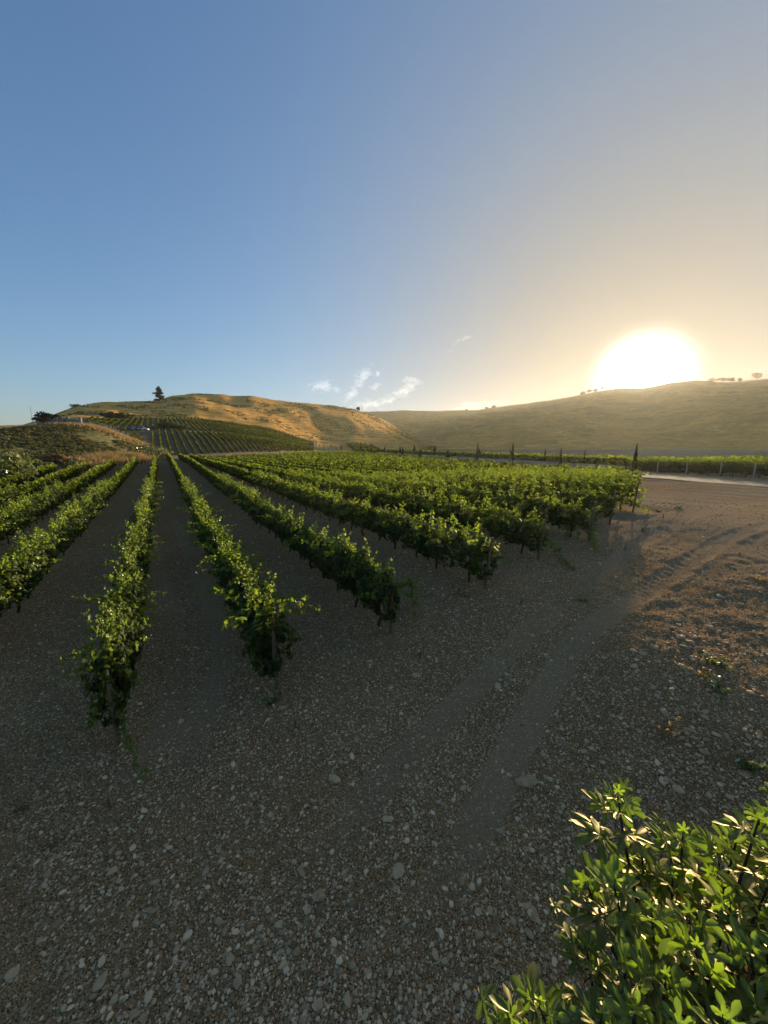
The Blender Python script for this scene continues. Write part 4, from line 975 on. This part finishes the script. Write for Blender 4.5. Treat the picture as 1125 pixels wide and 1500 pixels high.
while cnt < 235 and tries < 4000:
    tries += 1; z_ = rng.random()
    if z_ < .42: px, py, ar = rng.normal() * 55 + 1010, rng.uniform(915, 1190), 'right'
    elif z_ < .80: px, py, ar = rng.uniform(5, 840), rng.uniform(1180, 1495), 'low'
    else: px, py, ar = rng.uniform(430, 900), rng.uniform(930, 1180), 'mid'
    if not (2 < px < 1122): continue
    wp = {'right': rng.gamma(3, 1.7) + 5, 'low': rng.gamma(2.2, 2.0) + 6, 'mid': rng.gamma(2, 1.4) + 5}[ar]
    wp = min(wp, 20); pal = rng.random() < .42
    where = ({'right': ['upper part of the cobble strip at right', 'middle of the cobble strip at right', 'lower part of the cobble strip beside the fig'][int(np.clip((py - 915) / 92, 0, 2))],
              'low': ['lower left dirt', 'lower middle dirt', 'dirt left of the fig'][int(np.clip(px / 280, 0, 2))], 'mid': ['dirt between the stakes and the track', 'dirt right of the wheel track'][int(px > 680)]})[ar]
    stone(px, py, wp, '%s %s stone on the %s' % ('large' if wp > 13 else 'medium sized' if wp > 9 else 'small', 'pale' if pal else 'brownish grey', where), 'stones on the ' + where, pal, rng.uniform(.7, 1)); cnt += 1

# ---- weeds and straw
def weed(px, py, h, n, lab, mat='weed', spread=.12):
    g = gpt(px, py); mb = MB(); r = np.random.default_rng(int(px * 7 + py)); sp = MB()
    for k in range(n):
        a = r.uniform(0, 6.28); ln = h * r.uniform(.5, 1.1); t = np.linspace(0, 1, 5)[:, None]; d = np.array([math.cos(a) * .6, math.sin(a) * .6, r.uniform(.2, 1)])
        b0 = np.array([math.cos(a) * spread * .3 * r.random(), math.sin(a) * spread * .3 * r.random(), 0]); pts = b0 + d * ln * t + np.array([0, 0, -.25 * ln]) * t ** 2
        sp.tube(pts, np.linspace(.003, .001, 5), 4)
        m = 7; q = r.random(m)[:, None]; P = b0 + d * ln * q + np.array([0, 0, -.25 * ln]) * q ** 2 + r.normal(size=(m, 3)) * .012
        V, F = stamp(QL, P, r.normal(size=(m, 3)) + np.array([0, 0, .8]), h * .14 * r.uniform(.6, 1.3, m)); mb.add(V, F, np.repeat(r.random(m), 5))
    e = empty('weed', (g[0], g[1], surf(g[0], g[1]))); mb.build('leaves', M[mat], e); sp.build('stems', M['cane'], e); tag(e, lab, 'weed')
weed(1047, 972, .28, 14, 'yellow weed on the cobbles, topmost of the weeds at right'); weed(1052, 1012, .24, 16, 'yellow green weed in the middle of the cobbles at right'); weed(972, 1070, .26, 12, 'dry tan weed left of the cobbles', 'dry'); weed(1100, 1122, .28, 14, 'yellow weed just above the fig leaves at the right edge')
weed(1033, 988, .2, 10, 'small dry weed between the two yellow ones on the cobbles', 'dry'); weed(965, 748, .28, 14, 'tuft of yellow weed on the dirt beside the last vine row'); weed(994, 746, .28, 12, 'dark green weed on the open dirt near the road', 'weed'); weed(1118, 850, .3, 12, 'dry weed at the right edge of the open dirt', 'dry')
weed(400, 1030, .3, 12, 'green weed at the foot of the tall bare stake'); weed(678, 872, .35, 12, 'dry weed under the first vine of the leaning stake row', 'dry'); weed(30, 1185, .12, 9, 'tiny dark weed at the left edge of the dirt'); weed(78, 1240, .1, 8, 'tiny green sprout on the lower left dirt'); weed(850, 880, .25, 8, 'yellow sprig on the dirt right of the guy wires')

# ------------------------------------------------------------------ the fig tree below the camera
FL = fig_leaf()
VEIN = np.zeros(len(FL[0])); VEIN[0] = .5
_kk = (len(FL[0]) - 1) // 2
for _i in range(5): VEIN[1 + _i * 7 + 3] = .4; VEIN[1 + _kk + _i * 7 + 3] = .28; VEIN[1 + _i * 7 + 2] = -.1; VEIN[1 + _i * 7 + 4] = -.1
def fig():
    tips = [(905, 1168, 2.35, 1.0), (862, 1300, 2.1, .8), (1000, 1225, 2.3, 1.0), (1078, 1235, 2.15, 1.0), (1112, 1200, 2.0, .9), (900, 1300, 1.95, 1.0), (955, 1340, 1.85, .9), (1010, 1350, 1.9, 1.0), (1070, 1330, 1.95, 1.0), (1125, 1300, 1.9, .9),
            (860, 1395, 1.9, .8), (915, 1420, 1.7, .9), (975, 1440, 1.65, .9), (1040, 1430, 1.7, 1.0), (1100, 1400, 1.7, .9), (790, 1475, 1.75, .85), (745, 1500, 1.8, .7), (880, 1500, 1.6, .9), (1110, 1480, 1.6, 1.0), (1000, 1520, 1.5, .9), (940, 1250, 2.35, .9), (1045, 1290, 2.2, 1.0), (1170, 1250, 2.0, 1), (1170, 1400, 1.7, 1), (1060, 1500, 1.5, .9), (930, 1490, 1.55, .9),
            (1150, 1200, 2.1, .9), (985, 1290, 2.2, .9), (1020, 1395, 1.75, .9)]
    base = np.array([2.15, 1.35, zat(2.15, 1.35)])
    e = empty('fig_tree', tuple(base)); lv, br = MB(), MB(); r = np.random.default_rng(77)
    hubs = [np.array([x, y, z]) for x, y, z in ((-.35, .3, .6), (.25, .4, .7), (-.1, -.25, .65), (.45, -.1, .6), (-.75, .0, .45))]
    for h in hubs: br.tube([np.array([0, 0, -.1]), h * .5 + np.array([.03, .02, .05]), h], [.05, .04, .028], 8)
    for (px, py, dep, sc) in tips:
        d = px_dir(px, py); tip = np.array([d[0], d[1], d[2]]) / 541 * dep + np.array([0, 0, CAMZ]) - base
        h = min(hubs, key=lambda q: np.linalg.norm(q[:2] - tip[:2] * .55)); mid = (h + tip) / 2 + np.array([0, 0, -.12]); m2 = tip + (mid - tip) * .35 + np.array([0, 0, -.06])
        pts = np.array([h, mid, m2, tip]); q = np.linspace(0, 3, 12); pts = np.stack([np.interp(q, np.arange(4), pts[:, k]) for k in range(3)], 1)
        for _ in range(2): pts[1:-1] = .25 * pts[:-2] + .5 * pts[1:-1] + .25 * pts[2:]
        br.tube(pts, np.linspace(.014, .005, 12), 6)
        ax = unit(pts[-1] - pts[-4]); ax = unit(ax + np.array([0, 0, .8]) + r.normal(size=3) * .22)
        nl = int(r.integers(8, 13)); ga = r.uniform(0, 6.28)
        for k in range(nl):
            f = k / (nl - 1); s_ = (.05 + .16 * f ** .7) * sc * r.uniform(.85, 1.15)
            c0 = tip - ax * (.34 * f ** 1.15) * sc + (pts[-4] - tip) * 0
            ga += 2.4 + r.normal() * .15
            A = unit(np.cross(ax, [.3, 1, .1])); B = np.cross(ax, A); out = A * math.cos(ga) + B * math.sin(ga)
            el = 1.15 - 1.15 * f + r.normal() * .18     # inner leaves stand up, outer ones spread and droop
            dirv = unit(out * math.cos(el) + ax * math.sin(el)); nrm = unit(ax * math.cos(el) - out * math.sin(el) + r.normal(size=3) * .22)
            stem = .03 + .07 * f; P = c0 + dirv * (stem + s_ * .12)
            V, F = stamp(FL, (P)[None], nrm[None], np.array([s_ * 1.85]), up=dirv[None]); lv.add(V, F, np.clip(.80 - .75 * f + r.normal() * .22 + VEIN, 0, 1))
            br.tube([c0, P], [.003, .002], 4, .5)
    # leaves lower inside the crown
    for k in range(90):
        t = tips[r.integers(len(tips))]; d = px_dir(t[0] + r.normal() * 40, t[1] + r.normal() * 35 + 25); dep = t[2] + r.uniform(.12, .75); P = d / 541 * dep + np.array([0, 0, CAMZ]) - base
        if P[2] < .3: continue
        px_, py_ = t[0], t[1]
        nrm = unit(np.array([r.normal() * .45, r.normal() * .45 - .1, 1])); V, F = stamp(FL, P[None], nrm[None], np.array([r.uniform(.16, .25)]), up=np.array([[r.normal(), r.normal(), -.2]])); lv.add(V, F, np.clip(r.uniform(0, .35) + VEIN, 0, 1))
        c = P * .75 + np.array([0, 0, .05]); br.tube([P, (P + c) / 2 + np.array([0, 0, -.05]), c], [.003, .005, .006], 5)
    dl = MB()
    for k in range(7):
        t = tips[r.integers(len(tips))]; d = px_dir(t[0] + r.normal() * 45, t[1] + r.normal() * 30 + 45); P = d / 541 * (t[2] + r.uniform(.0, .25)) + np.array([0, 0, CAMZ]) - base
        V, F = stamp(FL, P[None], unit(r.normal(size=3) + np.array([0, 0, .8]))[None], np.array([r.uniform(.09, .15)]), up=r.normal(size=(1, 3))); dl.add(V, F, float(r.random()))
        br.tube([P, P + np.array([0, 0, -.12]), P * .9 + np.array([0, 0, -.2])], [.002, .003, .004], 4)
    dl.build('dry_leaves', M['red'], e)
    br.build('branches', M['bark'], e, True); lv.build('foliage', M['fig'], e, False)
    tag(e, 'fig tree with lobed bright green leaves rising in the lower right corner', 'fig tree')
fig()

# ------------------------------------------------------------------ haze
def haze():
    m, t, out = new_mat('haze_air'); v = N(t, 'ShaderNodeVolumePrincipled'); v.inputs['Color'].default_value = (.97, .87, .72, 1); v.inputs['Density'].default_value = .00014; v.inputs['Anisotropy'].default_value = .60
    L(t, v.outputs[0], out.inputs['Volume'])
    zl = float(VV[:, 2].min()) - 1.0; zh = float(VV[:, 2].max()) + 22; mb = MB(); mb.box((0, 0, (zl + zh) / 2), (4800, 4800, zh - zl)); o = mb.build('haze', m); o['kind'] = 'stuff'; o['label'] = 'thin warm evening haze over the valley'; o['category'] = 'haze'
    print('haze z', zl, zh)
haze()
